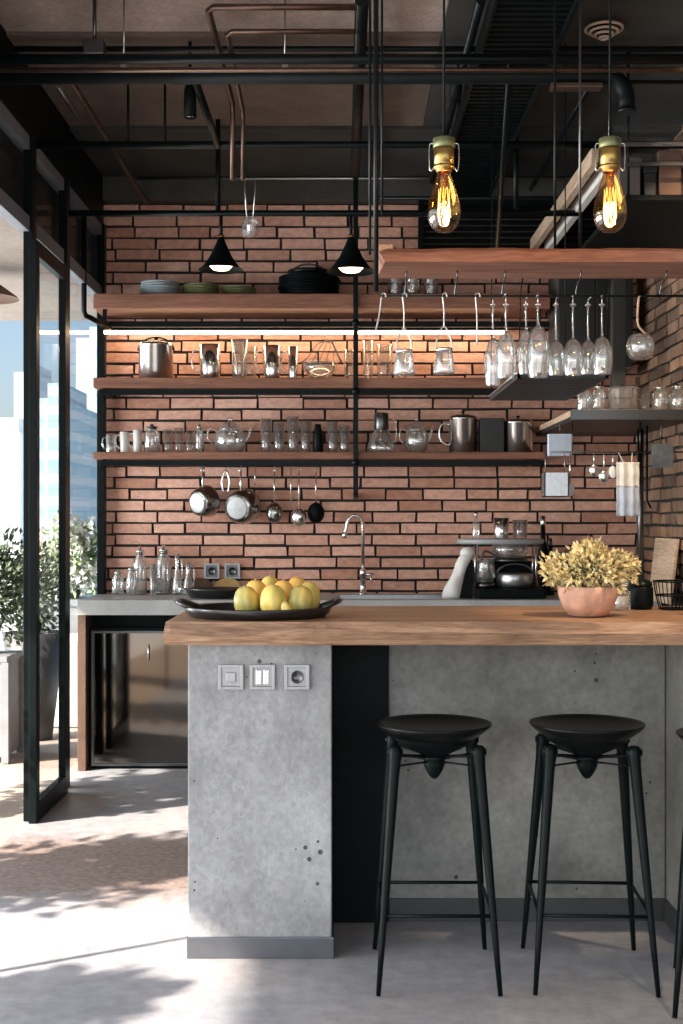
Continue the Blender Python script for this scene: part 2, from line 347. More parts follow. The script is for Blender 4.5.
# ------------------------------------------------------------------ setting
bm = NB(); box(bm, -1.42, 6.0, -3.0, 7.7, -.2, 0); fl = struct('floor', bm, M_FLOOR, label='grey polished concrete floor with a brown band')
bm = NB(); box(bm, -6.0, -1.42, -6.0, 9.6, -.2, -.005); struct('ground', bm, M_OUT, label='pale stone terrace outside the glass wall')
bm = NB(); box(bm, -1.5, 6.0, -3.0, 7.7, 3.4, 3.6); struct('ceiling', bm, M_CEIL, label='raw concrete ceiling slab')
WX = 1.75
bm = NB(); box(bm, -1.40, .418, 5.32, 6.549, 3.386, 3.402, .002)  # browner, darker sheet over the ceiling concrete
struct('trim_4', bm, concrete('brown_ceiling_bay', (.075,.055,.045), (.17,.125,.105), pits=False, scale=2.6, rough=.9), label='brown ceiling bay behind the cross pipes')
bm = NB(); box(bm, -1.40, WX, 6.55, 7.46, 3.37, 3.402, .002); box(bm, .42, WX, 4.35, 6.549, 3.385, 3.402, .002)  # thin sheets darker than the rest of the ceiling
struct('trim_2', bm, P('dark_ceiling_bay', (.035,.036,.033), .8, noise=(3, .3)), label='dark bay of the ceiling near the back wall and at right')
# back brick wall: every brick modelled in one wall mesh over dark mortar
def brick_wall(bm, u0, u1, z0, z1, place, ch=.0675, lmin=.17, lmax=.30, gap=.014):
    z = z0; row = 0
    while z < z1 - .02:
        u = u0 - random.uniform(0, .2)
        h = min(ch - gap, z1 - z)
        while u < u1:
            L = random.choice([random.uniform(lmin, lmax), .26, .26, random.uniform(.22, .27)])
            a_, b_ = max(u, u0), min(u + L - gap, u1)
            if b_ - a_ > .02:
                dy = random.uniform(-.004, .005); dz = random.uniform(-.002, .002)
                place(bm, a_, b_, z + dz, z + h + dz + random.uniform(-.002, .002), dy)
            u += L
        z += ch; row += 1
def pl_back(bm, a_, b_, z0, z1, d): box(bm, a_, b_, 7.55 + d, 7.60, z0, z1, 0, .0025)
bm = NB(); brick_wall(bm, -1.42, WX + .02, .0, 3.24, pl_back)
wb = struct('wall_back', bm, M_BRICK, label='red brick back wall behind the shelves')
bm = NB(); box(bm, -1.44, 2.0, 7.568, 7.75, 0, 3.45); struct('mortar_bed', bm, M_MORTAR, wb)
bm = NB(); box(bm, -1.40, WX, 7.46, 7.60, 3.235, 3.4, .004); struct('trim_1', bm, M_LINT, label='dark concrete lintel above the brick wall')
def pl_right(bm, a_, b_, z0, z1, d): box(bm, WX - d*1.6, WX + .05, a_, b_, z0, z1, 0, .004)
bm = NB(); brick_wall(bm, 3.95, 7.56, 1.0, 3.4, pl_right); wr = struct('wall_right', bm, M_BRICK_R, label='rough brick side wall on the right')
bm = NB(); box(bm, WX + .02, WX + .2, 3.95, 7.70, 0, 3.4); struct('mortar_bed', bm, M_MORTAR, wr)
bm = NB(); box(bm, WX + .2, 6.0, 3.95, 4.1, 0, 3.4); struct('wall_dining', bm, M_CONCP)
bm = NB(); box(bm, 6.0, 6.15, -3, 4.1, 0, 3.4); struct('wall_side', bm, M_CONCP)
bm = NB(); box(bm, -1.43, -1.385, 6.9, 7.54, 0, .845, .003); struct('trim_3', bm, M_TERRA, label='terracotta coloured jamb beside the drinks cooler')

t = thing('louvre_grille', 'black louvred ventilation grille high on the back wall at right', 'grille', (0, 0, 0))
bm = NB(); frame_x(bm, .45, WX-.01, 7.43, 7.50, 2.80, 3.23, .03, .002); obj('frame', bm, M_BLACKM, t)
bm = NB(); z = 2.83
while z < 3.19:
    vs_ = [bm.verts.new(p) for p in ((.48, 7.44, z), (WX-.04, 7.44, z), (WX-.04, 7.49, z+.035), (.48, 7.49, z+.035), (.48, 7.444, z-.005), (WX-.04, 7.444, z-.005), (WX-.04, 7.495, z+.03), (.48, 7.495, z+.03))]
    for f in ((0,1,2,3), (7,6,5,4), (0,4,5,1), (1,5,6,2), (2,6,7,3), (3,7,4,0)): bm.faces.new([vs_[i] for i in f])
    z += .036
obj('louvres', bm, M_BOXD2, t)
bm = NB(); box(bm, .47, WX-.03, 7.50, 7.545, 2.82, 3.21); obj('backing', bm, M_BLACKM, t)
# window wall on the left
def steel_post(name, x, y, z0, z1, w_=.06, d_=.07):
    bm = NB(); box(bm, x - w_/2, x + w_/2, y - d_/2, y + d_/2, z0, z1, .004); return bm
wl = thing('window_1', 'black steel framed window wall on the left', 'window', (-1.40, 5.0, 0)); wl['kind'] = 'structure'; del wl['category']
wl.location = (0, 0, 0)
for yy_ in (-1.2, 1.2, 3.62, 5.775, 6.49, 7.50):
    obj('window_post', steel_post('p', -1.412, yy_, 0, 3.1, .045 if yy_ != 3.62 else .02, .07 if yy_ != 3.62 else .02), M_BLACK, wl)
bm = NB(); box(bm, -1.455, -1.405, -3, 7.5, 2.66, 2.73, .003); obj('transom', bm, M_FRAMEG, wl)
bm = NB(); box(bm, -1.455, -1.405, -3, 7.5, 3.03, 3.09, .003); obj('window_head', bm, M_FRAMEG, wl)
bm = NB(); box(bm, -1.46, -1.40, -3, 7.5, 3.09, 3.4, .003); obj('header_panel', bm, M_BLACKM, wl)
for a_, b_ in ((-1.16, 1.16), (1.24, 3.58), (3.66, 5.735), (5.815, 6.45), (6.53, 7.46)):
    bm = NB(); box(bm, -1.434, -1.428, a_, b_, 2.735, 3.025); obj('clerestory_pane', bm, M_PANE, wl)
bm = NB(); box(bm, -1.434, -1.428, 6.53, 7.46, .05, 2.655); obj('lower_pane', bm, M_PANE, wl)
bm = NB(); box(bm, -1.52, -1.462, -3, 8.7, 2.735, 3.3); obj('outer_fascia', bm, M_BOXD2, wl)
dr = thing('door_1', 'sliding glass door leaf in a slim black frame', 'door', (0,0,0)); dr['kind'] = 'structure'; del dr['category']
bm = NB()
box(bm, -1.40, -1.365, 5.70, 5.765, .0, 2.62, .003); box(bm, -1.40, -1.365, 6.30, 6.36, .0, 2.62, .003)
box(bm, -1.40, -1.365, 5.765, 6.30, 0, .09, .003); box(bm, -1.40, -1.365, 5.765, 6.30, 2.55, 2.62, .003); obj('door_frame', bm, M_BLACK, dr)
bm = NB(); box(bm, -1.386, -1.380, 5.765, 6.30, .09, 2.55); obj('door_pane', bm, M_PANE, dr)
bm = NB(); box(bm, -3.85, -1.47, -3, 8.7, 2.72, 3.3); struct('roof', bm, M_SOFF, label='plastered canopy soffit above the terrace')

# pipes and beams under the ceiling
def bar(name, label, cat, pts, r, m, group=None, seg=12):
    bm = NB(); tube(bm, pts, r, seg); return tag(obj(name, bm, m), label, cat, group)
def hpipe(y_px, Y, r, label, x0=-1.38, x1=1.72, m=None, group='black service pipes under the ceiling', name='service_pipe'):
    z = PZ(y_px, Y); return bar(name, label, 'pipe', [(x0, Y, z), (x1, Y, z)], r, m or M_PIPE, group)
hpipe(49, 5.35, .012, 'thin black pipe nearest the ceiling, above the other cross pipes')
hpipe(59, 4.9, .020, 'black cross pipe just below the thinnest one')
hpipe(70, 4.8, .010, 'slim bronze conduit running between two black cross pipes', m=M_COPPER)
hpipe(82, 5.2, .008, 'thin black conduit along the bottom edge of the thick duct')
# thick duct with the elbow
bm = NB(); zz = PZ(76, 5.0)
pts = [(-1.38, 5.0, zz), (1.03, 5.0, zz)] + [(1.03 + .09*math.sin(t), 5.0, zz - .09 + .09*math.cos(t)) for t in [PI/2*k/6 for k in range(1, 7)]] + [(1.12, 5.0, zz - .13)]
tube(bm, pts, .032, 16); dt = tag(obj('ventilation_duct', bm, M_BLACKM), 'thick black duct across the ceiling with a down-turned elbow at right', 'duct')
bm = NB(); tube(bm, [(1.12, 5.0, zz-.13), (1.12, 5.0, zz-.145)], .038, 16); obj('end_collar', bm, M_PIPE, dt)
bm = NB(); box(bm, .82, 1.02, 4.97, 5.03, zz-.052, zz-.033, .003); obj('copper_sleeve', bm, M_COPPER, dt)
bar('cross_beam', 'black steel cross beam tied to the nearer door post', 'beam', [(-1.38, 5.775, 3.06), (1.72, 5.775, 3.06)], .017, M_BLACK, 'black steel cross bars')
bar('cross_beam', 'black steel cross beam holding the two cone lamps', 'beam', [(-1.38, 6.45, 2.913), (1.72, 6.45, 2.913)], .016, M_BLACK, 'black steel cross bars')
z_ = PZ(178, 7.44); bar('service_pipe', 'pale steel conduit along the dark lintel', 'pipe', [(-1.2, 7.45, z_), (WX-.05, 7.45, z_)], .008, M_STEELB, 'black service pipes under the ceiling')
# pipes that run towards the back wall
def rpipe(x_px, y_px, z, y1, r, label, m=None, name='service_pipe', group='pipes running toward the back wall', drop=None):
    Y = F*(z-CH)/(HY-y_px); X = PX(x_px, Y); pts = [(X, Y, z), (X, y1, z)]
    if drop: pts.append((X, y1, drop))
    return bar(name, label, 'pipe', pts, r, m or M_PIPE, group), X, Y
rpipe(362, 0, 3.30, 7.16, .026, 'heavy black pipe along the ceiling above the shelf post')
# bronze pipes: short cross run then back along the ceiling
X0 = -.48
bm = NB(); tube(bm, [(.055, 4.57, 3.20), (X0+.02, 4.57, 3.20), (X0, 4.60, 3.20), (X0, 5.6, 3.20), (X0, 5.62, 3.15), (X0, 5.62, 2.86)], .012, 10)
tag(obj('bronze_conduit', bm, M_COPPER), 'bronze conduit that turns the corner, the outer one of the pair', 'pipe', 'bronze conduits')
bm = NB(); tube(bm, [(.055, 4.72, 3.17), (X0+.075, 4.72, 3.17), (X0+.055, 4.75, 3.17), (X0+.045, 5.6, 3.17), (X0+.045, 5.62, 3.12), (X0+.045, 5.62, 2.86)], .010, 10)
tag(obj('bronze_conduit', bm, M_COPPER), 'bronze conduit that turns the corner, the inner one of the pair', 'pipe', 'bronze conduits')
rpipe(66, 72, 3.22, 7.45, .013, 'bronze conduit near the window wall, running back to the bricks', M_COPPER)
rpipe(58, 86, 3.385, 6.4, .012, 'short pale conduit beside the bronze one near the windows', M_STEELB)
rpipe(577, 0, 3.32, 7.4, .016, 'black pipe along the right edge of the slatted cable tray')
rpipe(600, 68, 3.28, 7.4, .012, 'thin black pipe right of the slatted cable tray')
rpipe(481, 0, 3.30, 7.3, .018, 'black pipe with spotlights, left of the slatted cable tray')
def strut(xa, ya, Ya, xb, yb, Yb, r, label, m=None):
    return bar('ceiling_strut', label, 'strut', [(PX(xa, Ya), Ya, PZ(ya, Ya)), (PX(xb, Yb), Yb, PZ(yb, Yb))], r, m or M_BLACK, 'diagonal steel struts')
strut(195, 80, 5.3, 218, 146, 5.775, .017, 'short black strut above the left cone lamp')
strut(510, 60, 5.1, 497, 250, 6.6, .012, 'black strut dropping left of the slatted cable tray')
strut(683, 60, 5.9, 596, 160, 7.3, .028, 'heavy black strut in the upper right corner')
strut(683, 45, 6.0, 588, 158, 7.4, .016, 'pale steel strut in the upper right corner', M_STEELB)
# pipe clamps
for i, (xp, yp, Y, lab) in enumerate(((124, 66, 5.0, 'small steel clamp on the cross pipes nearest the windows'), (285, 70, 5.0, 'small steel clamp on the cross pipes beside the bronze conduits'))):
    t = thing('pipe_clamp', lab, 'clamp', (PX(xp, Y), Y, PZ(yp+9, Y)), group='pipe clamps')
    bm = NB(); box(bm, -.012, .012, -.012, .012, .0, .075, .003); obj('strap', bm, M_STEELB, t)
    bm = NB(); tube(bm, [(0, 0, .075), (0, 0, 3.399-t.location.z)], .004, 8); obj('bolt', bm, M_STEELB, t)
t = tag(obj('junction_box', box(NB(), PX(92, 4.99)-.03, PX(92, 4.99)+.05, 4.96, 5.02, 3.176, 3.236, .004), M_DSTEEL), 'steel junction box on the cross pipes by the windows', 'junction box')
bm = NB(); tube(bm, [(PX(92, 4.99)+.01, 4.99, 3.236), (PX(92, 4.99)+.01, 4.99, 3.399)], .008, 8); obj('conduit_stub', bm, M_DSTEEL, t)
for xp, lab in ((128, 'thin black dropper beside the windows'), (165, 'thin black dropper between windows and box spotlight')):
    bar('ceiling_dropper', lab, 'rod', [(PX(xp, 5.776), 5.776, 3.06), (PX(xp, 5.776), 5.776, 3.387)], .006, M_BLACK, 'droppers holding the near cross bar')
hpipe(198, 7.0, .010, 'thin black rail along the top of the brick wall', x0=.2, x1=1.752, group='black service pipes under the ceiling')
# slatted cable tray
xl, xr, yt0, yt1, zt = .56, .84, 4.3, 7.35, 3.24
t = thing('cable_tray', 'black slatted cable tray along the ceiling', 'cable tray', (0, 0, 0))
bm = NB(); box(bm, xl-.012, xl, yt0, yt1, zt-.03, zt+.05); box(bm, xr, xr+.012, yt0, yt1, zt-.03, zt+.05); obj('side_rail', bm, M_BLACKM, t)
bm = NB()
y = yt0
while y < yt1: box(bm, xl, xr, y, y+.022, zt-.01, zt+.008); y += .05
obj('slats', bm, M_BLACKM, t)
for yy_ in (4.6, 6.0, 7.2):
    bm = NB(); tube(bm, [(xl-.006, yy_, zt+.05), (xl-.006, yy_, 3.4)], .006, 6); tube(bm, [(xr+.006, yy_, zt+.05), (xr+.006, yy_, 3.4)], .006, 6); obj('hanger', bm, M_BLACKM, t)
# ceiling diffuser
Y = F*(3.38-CH)/(HY-24); X = PX(604, Y)
t = thing('ceiling_diffuser', 'round ringed air diffuser on the ceiling at upper right', 'vent', (X, Y, 3.36))
bm = NB()
for k, rr in enumerate((.075, .055, .036, .018)): tube(bm, [(rr*math.cos(a_), rr*math.sin(a_), -.012*k) for a_ in [2*PI*j/24 for j in range(24)]], .006, 6, True)
obj('rings', bm, P('ivory_paint', (.55,.43,.32), .5), t)
bm = NB(); lathe(bm, [(0, .04), (.03, .04), (.03, -.03), (.0, -.03)], 16); obj('neck', bm, M_BLACKM, t)
# track spotlights
def spot(xp, yp, Y, label, rot=(0,0,0), ztop=None, L=.11):
    X, Z = PX(xp, Y), PZ(yp, Y)
    t = thing('track_spotlight', label, 'spotlight', (X, Y, Z), rot, 'small ceiling spotlights')
    bm = NB(); lathe(bm, [(0, L), (.020, L), (.026, L*.8), (.028, 0), (.022, 0), (.0, .02)], 18); obj('housing', bm, M_BLACKM, t)
    bm = NB(); lathe(bm, [(0, .012), (.020, .010), (.020, .006), (0, .004)], 14); obj('lens', bm, M_STEEL, t)
    bm = NB(); tube(bm, [(0, 0, L), (0, 0, (ztop or Z+L+.05) - Z)], .007, 8); obj('stem', bm, M_BLACKM, t)
    return t
spot(190, 118, 5.4, 'black box spotlight left of the bronze conduits', ztop=3.4, L=.14)
spot(455, 98, 5.6, 'black spotlight with a bright lens left of the slatted tray', (.25, .1, 0), L=.1)
spot(466, 128, 6.2, 'second black spotlight behind and below the bright-lensed one', (.2, .1, 0), L=.1)
bar('vertical_pole', 'black pole dropping to the left cone lamp', 'pole', [(PX(218, 6.45), 6.45, 2.93), (PX(218, 6.45), 6.45, 3.39)], .013, M_BLACK, 'black hanging poles')
bar('vertical_pole', 'black pole rising from the beam left of the slatted tray', 'pole', [(PX(516, 6.45), 6.45, 2.93), (PX(516, 6.45), 6.45, 3.39)], .014, M_BLACK, 'black hanging poles')
# suspension rods of the hanging plank
for xp, yb, r, Y, lab in ((370, 255, .0045, 4.30, 'thin black rod, leftmost of the cluster beside the hanging plank'), (376, 292, .0085, 4.25, 'thickest black rod in the cluster beside the hanging plank'),
                     (382, 215, .004, 4.36, 'thin black rod, rightmost of the cluster beside the hanging plank')):
    bar('suspension_rod', lab, 'rod', [(PX(xp, Y), Y, PZ(yb, Y)), (PX(xp, Y), Y, 3.39)], r, M_PIPE, 'rods hanging the plank')
for xp, lab in ((555, 'thin rod rising from the plank left of the right bulb'), (580, 'steel rod rising from the plank close to the right bulb')):
    bar('suspension_rod', lab, 'rod', [(PX(xp, 4.36), 4.36, 2.262), (PX(xp, 4.36), 4.36, 3.39)], .0045, M_DSTEEL if xp > 570 else M_PIPE, 'rods hanging the plank')

# ------------------------------------------------------------------ island
def sculpt_jitter(o, amt): pass
bm = NB(); box(bm, -.477, -.031, 3.956, 4.56, .0, .977, .004)
ip = tag(obj('island_pillar', bm, M_CONC), 'raw concrete block carrying the left end of the bar top', 'island base')
bm = NB(); box(bm, -.480, -.024, 3.948, 4.10, 0, .066, .002); obj('plinth', bm, M_PLINTH, ip)
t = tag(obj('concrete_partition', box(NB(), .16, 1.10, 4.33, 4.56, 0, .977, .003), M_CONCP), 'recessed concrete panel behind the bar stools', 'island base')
bm = NB(); box(bm, .162, 1.10, 4.318, 4.34, 0, .075, .002); obj('baseboard', bm, M_BBOARD, t)
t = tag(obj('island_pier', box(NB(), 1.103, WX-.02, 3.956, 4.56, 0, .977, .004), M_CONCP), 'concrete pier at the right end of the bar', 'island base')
bm = NB(); box(bm, 1.092, 1.106, 3.95, 4.317, 0, .075, .002); obj('baseboard', bm, M_BBOARD, t)
bm = NB(); box(bm, -.030, .158, 4.30, 4.56, .0, .977, .003)  # black panel put where the pillar's shade falls in the recess
t = tag(obj('recess_shade_panel', bm, M_BLACKM), 'black panel standing for the shade right of the concrete block', 'island base')
# bar top: live slab with slightly wavy left end
bm = NB()
nx = 60; prof = []
x0, x1, ya, yb, za, zb = -.545, WX-.005, 3.87, 4.60, .979, 1.05
rows = []
for i in range(nx+1):
    f = i/nx; x = x0 + (x1-x0)*f
    c = .004*math.sin(x*9)+.003*math.sin(x*23+1)
    ch = .007
    x = x0 + (x1-x0)*(max(f, .0) if i > 1 else f*.6)
    if i == 0: ring = [(x+.006, ya+c+ch, za+.002), (x, ya+c+.001, (za+zb)/2-.01), (x+.009, ya+c+.008, zb-.001), (x+.011, yb-.01, zb-.001), (x+.002, yb-.005, (za+zb)/2), (x+.008, yb-.008, za+.002)]
    else: ring = [(x, ya+c+ch, za), (x, ya+c-.002, (za+zb)/2), (x, ya+c+ch, zb), (x, yb-ch, zb), (x, yb, (za+zb)/2), (x, yb-ch, za)]
    rows.append([bm.verts.new(p) for p in ring])
for A, B in zip(rows, rows[1:]):
    for k in range(6): bm.faces.new((A[k], A[(k+1) % 6], B[(k+1) % 6], B[k]))
bm.faces.new(rows[0]); bm.faces.new(rows[-1])
bmesh.ops.bevel(bm, geom=[e for e in bm.edges if abs(e.verts[0].co.y-e.verts[1].co.y) < .004 and e.calc_length() > .02 and e.verts[0].co.z == e.verts[1].co.z and e.verts[0].co.z in (za, zb)], offset=.003, segments=1, affect='EDGES') if False else None
tag(obj('bar_counter', bm, M_SLAB), 'thick solid wood bar top with a rough left end', 'countertop')
# socket plates
def socket(name, X, Y, Z, s, label, group, kind):
    t = thing(name, label, 'socket', (X, Y, Z), group=group)
    bm = NB(); frame_x(bm, -s/2, s/2, -.012, 0, -s/2, s/2, s*.13, .0015); obj('frame', bm, M_TIN, t)
    bm = NB(); box(bm, -s*.37, s*.37, -.006, 0, -s*.37, s*.37, .001); obj('plate', bm, M_TIN if kind != 3 else P('grey_socket_face', (.22,.23,.24), .5), t)
    if kind == 0:
        bm = NB(); box(bm, -s*.2, s*.2, -.012, -.006, -s*.2, s*.2, .003); obj('rocker', bm, M_TIN, t)
    elif kind == 1:
        bm = NB(); box(bm, -s*.26, -.002, -.013, -.006, -s*.3, s*.3, .003); box(bm, .002, s*.26, -.011, -.006, -s*.3, s*.3, .003); obj('rocker', bm, M_STEEL, t)
    else:
        bm = NB(); lathe(bm, [(0, 0), (s*.2, 0), (s*.24, .004), (s*.26, .007), (s*.22, .007), (s*.19, .003), (0, .003)], 20, Matrix.Translation((0, -.006, 0)) @ Matrix.Rotation(PI/2, 4, 'X')); obj('socket_well', bm, M_DSTEEL, t)
    return t
socket('light_switch', PX(231, 3.95), 3.956, PZ(677, 3.95), .078, 'left steel switch plate on the concrete island block', 'switch plates on the island', 0)
socket('light_switch', PX(262.5, 3.95), 3.956, PZ(677, 3.95), .078, 'middle polished double switch on the concrete island block', 'switch plates on the island', 1)
socket('power_socket', PX(297, 3.95), 3.956, PZ(677, 3.95), .078, 'right steel power socket on the concrete island block', 'switch plates on the island', 2)
socket('power_socket', PX(212, 7.55), 7.545, PZ(571, 7.55), .092, 'left grey wall socket on the bricks behind the tray', 'grey wall sockets on the bricks', 3)
socket('power_socket', PX(232.5, 7.55), 7.545, PZ(571, 7.55), .092, 'right grey wall socket on the bricks behind the tray', 'grey wall sockets on the bricks', 3)

# ------------------------------------------------------------------ bar stools
def make_stool(label):
    t = thing('bar_stool', label, 'stool', (0,0,0), group='black bar stools at the counter')
    bm = NB(); lathe(bm, [(0, .733), (.06, .734), (.12, .739), (.155, .747), (.168, .752), (.1725, .751), (.170, .744), (.155, .730), (.135, .716), (.115, .706), (.0, .704)], 48); obj('seat', bm, M_SEAT, t)
    bm = NB(); lathe(bm, [(.125, .712), (.120, .700), (.105, .692), (.085, .678), (.055, .664), (.036, .652), (.0, .652)], 40); obj('swivel_plate', bm, M_BLACKM, t)
    bm = NB(); lathe(bm, [(.0, .660), (.034, .657), (.035, .642), (.031, .636), (.033, .630), (.026, .610), (.017, .594), (.008, .584), (0, .582)], 24); obj('hub', bm, M_BLACK, t)
    for sx, sy in ((-1,-1), (1,-1), (-1,1), (1,1)):
        tx, ty, fx, fy = .122*sx, .105*sy, .174*sx, .20*sy
        pts = [(tx + (fx-tx)*k, ty + (fy-ty)*k, .672*(1-k)+.004*k) for k in (0, .06, .2, .5, .8, 1)]
        bm = NB(); tube(bm, [(tx, ty, .700), (tx, ty, .693)] + pts, [.012, .019, .0195, .0165, .0155, .0125, .0092, .0070], 12)
        lg = obj('leg', bm, M_BLACK, t)
        bm = NB(); tube(bm, [(tx+.022*sx, ty, .682), (tx-.022*sx, ty, .682)], .010, 10); obj('leg_joint', bm, M_BLACK, lg)
    bm = NB()
    for sx, sy in ((-1,-1), (1,-1), (-1,1), (1,1)):
        tube(bm, [(0, 0, .648), (.122*sx, .105*sy, .672)], .005, 6); tube(bm, [(0, 0, .636), (.124*sx, .108*sy, .640)], .003, 6)
    obj('spider_brace', bm, M_BLACK, t)
    bm = NB(); z = .222; fx, fy = .174 - .052*z/.672 + .002, .20 - .095*z/.672 + .002
    cs = [(-fx, -fy), (fx, -fy), (fx, fy), (-fx, fy)]
    for (ax, ay), (bx_, by_) in zip(cs, cs[1:]+cs[:1]): tube(bm, [(ax, ay, z), (bx_, by_, z)], .0055, 8)
    obj('footrest', bm, M_BLACK, t)
    return t
s1 = make_stool('black dished bar stool in front of the dark recess'); s1.location = (.279, 3.83, 0)
dup(s1, (.738, 3.83, 0), 'black dished bar stool nearer the concrete pier, wholly in view', rot=(0, 0, math.radians(-3)))
dup(s1, (1.128, 3.62, 0), 'black bar stool mostly cut off by the right edge of the photo', rot=(0, 0, math.radians(-15)))

# ------------------------------------------------------------------ tray of fruit
TX, TY = PX(258, 4.09), 4.095
t = thing('serving_tray', 'oval black slate tray with raised rim holding yellow fruit', 'tray', (TX, TY, 1.0505))
bm = NB(); M_ = Matrix.Diagonal((1, .88, 1, 1))
lathe(bm, [(0, .004), (.195, .004), (.212, .012), (.226, .030), (.236, .034), (.238, .030), (.228, .012), (.21, .0), (0, .0)], 56, M_); obj('tray_body', bm, M_SLATE, t)
for sx in (-1, 1):
    bm = NB(); tube(bm, [(sx*.20, -.07, .028), (sx*.245, -.06, .046), (sx*.262, 0, .050), (sx*.245, .06, .046), (sx*.20, .07, .028)], .008, 10); obj('tray_handle', bm, M_SLATE, t)
# second shallow pan partly below the fruit tray at left
t = thing('oval_pan', 'shallow dark metal pan behind the left side of the fruit tray', 'pan', (PX(212, 6.98), 7.15, .9255))
bm = NB(); lathe(bm, [(0, .003), (.13, .003), (.16, .05), (.168, .052), (.165, .047), (.137, .0), (0, 0)], 40); obj('pan_body', bm, M_DSTEEL, t)
bm = NB(); tube(bm, [(-.155, -.03, .045), (-.20, -.03, .052), (-.205, .03, .052), (-.155, .03, .045)], .006, 8); obj('pan_handle', bm, M_STEEL, t)
def fruit(i, xp, yp, Y, rx, rz, m_, label, ry=None, tilt=0):
    X, Z = PX(xp, Y), PZ(yp, Y)
    t = thing('mango', label, 'fruit', (X, Y, Z), (0, math.radians(tilt), 0), 'mangoes on the slate tray')
    bm = NB(); n_ = 14; prof = []
    for k in range(n_+1):
        a_ = PI*k/n_; r_ = max(0, math.sin(a_))**.78; zz_ = -math.cos(a_)
        prof.append((max(0, r_*(1 + .08*zz_*-1)), zz_ + (.0 if k < n_ else -.05)))
    prof[0] = (0, -1); prof[-1] = (0, .94)
    lathe(bm, prof, 24, Matrix.Diagonal((rx, ry or rx, rz, 1)))
    for v_ in bm.verts:
        th = math.atan2(v_.co.y, v_.co.x); s_ = 1 + .035*math.cos(5*th); v_.co.x *= s_; v_.co.y *= s_
    obj('skin', bm, m_, t)
    bm = NB(); tube(bm, [(0, 0, rz*.9), (.002, 0, rz*1.06)], [.004, .0025], 8); obj('stem', bm, M_TANW, t)
    return t
FR = [(246, 4.01, .0400, .047, M_FR2, 'green-flushed mango at the left front of the heap', -8),
      (273, 3.985, .0420, .050, M_FR1, 'large pale yellow mango standing front centre', -2),
      (300, 4.005, .0400, .048, M_FR2, 'greenish mango standing front right', 6),
      (308, 4.095, .0390, .052, M_FR1, 'yellow mango at the far right end of the heap', 8),
      (256, 4.10, .0400, .055, M_FR3, 'orange-yellow mango behind the left front one', -4),
      (282.5, 4.075, .0390, .055, M_FR3, 'orange-yellow mango in the very middle of the heap', 2),
      (270, 4.185, .0390, .059, M_FR1, 'yellow mango at the back, left of centre', -2),
      (296, 4.17, .0390, .058, M_FR3, 'orange mango at the back, right of centre', 4),
      (286.5, 3.932, .0175, .026, M_FR2, 'small green and orange mango lying in front of the others', -16)]
for i, (xp, Y, rx, rz, m_, lab, tl) in enumerate(FR):
    o_ = fruit(i, xp, 590, Y, rx, rz, m_, lab, tilt=tl)
    o_.location.z = 1.0545 + rz*.985*math.cos(math.radians(tl)) + abs(math.sin(math.radians(tl)))*rx*.15 + .004

# ------------------------------------------------------------------ leaf generator
def leaves(bm, fn, n_, L, W, up=.3, rnd=1.0):
    for _ in range(n_):
        p, d = fn(); p = Vector(p); d = Vector(d).normalized()
        d = (d + Vector((random.uniform(-1,1), random.uniform(-1,1), random.uniform(-1,1)+up))*.75*rnd).normalized()
        s = d.cross(Vector((random.uniform(-1,1), random.uniform(-1,1), random.uniform(-1,1)))).normalized()
        l_ = L*random.uniform(.6, 1.25); w_ = W*random.uniform(.7, 1.2); nrm = d.cross(s)
        a_ = bm.verts.new(p); b1 = bm.verts.new(p + d*l_*.45 + s*w_ + nrm*w_*.3); b2 = bm.verts.new(p + d*l_*.45 - s*w_ + nrm*w_*.3)
        m1 = bm.verts.new(p + d*l_*.5); c_ = bm.verts.new(p + d*l_ - nrm*w_*.4)
        for f in ((a_, b1, m1), (a_, m1, b2), (b1, c_, m1), (m1, c_, b2)): bm.faces.new(f)
    return bm
def blob_fn(cx, cy, cz, rx, ry, rz, inner=.55):
    def f():
        while True:
            v_ = Vector((random.gauss(0,1), random.gauss(0,1), random.gauss(0,1)))
            if v_.length > .1: break
        v_.normalize(); k = random.uniform(inner, 1.0) * (1 + .18*math.sin(7*v_.x+3*v_.z) + .12*math.sin(11*v_.y))
        return (cx + v_.x*rx*k, cy + v_.y*ry*k, cz + v_.z*rz*k), v_
    return f
# potted plant on the bar
PXX, PYY = PX(588, 4.09), 4.09
t = thing('potted_plant', 'yellow-green bushy plant in a rough pink stone bowl on the bar', 'potted plant', (PXX, PYY, 1.0505))
bm = NB(); lathe(bm, [(0, 0), (.045, 0), (.062, .006), (.082, .032), (.094, .068), (.097, .092), (.095, .098), (.086, .096), (.085, .080), (0, .080)], 36); obj('pot', bm, M_POT, t)
bm = NB(); lathe(bm, [(0, .083), (.084, .082)], 24); obj('soil', bm, M_SOIL, t)
bm = NB()
for _ in range(46):
    a_ = random.uniform(0, 2*PI); r_ = random.uniform(.1, 1); e = Vector((math.cos(a_)*.125*r_, math.sin(a_)*.11*r_, random.uniform(.13, .20)))
    tube(bm, [(e.x*.25, e.y*.25, .082), (e.x*.6, e.y*.6, .12), tuple(e)], .0018, 5)
obj('stems', bm, M_LEAFS, t)
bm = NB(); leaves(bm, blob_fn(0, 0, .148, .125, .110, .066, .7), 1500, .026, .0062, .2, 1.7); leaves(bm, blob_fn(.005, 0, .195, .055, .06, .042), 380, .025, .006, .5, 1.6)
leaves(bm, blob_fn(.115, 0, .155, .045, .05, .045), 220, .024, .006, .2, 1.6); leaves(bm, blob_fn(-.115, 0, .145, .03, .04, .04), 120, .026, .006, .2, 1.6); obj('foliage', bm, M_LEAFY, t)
bm = NB(); leaves(bm, blob_fn(0, 0, .15, .11, .10, .055, .2), 350, .026, .006); obj('inner_foliage', bm, M_LEAFS, t)
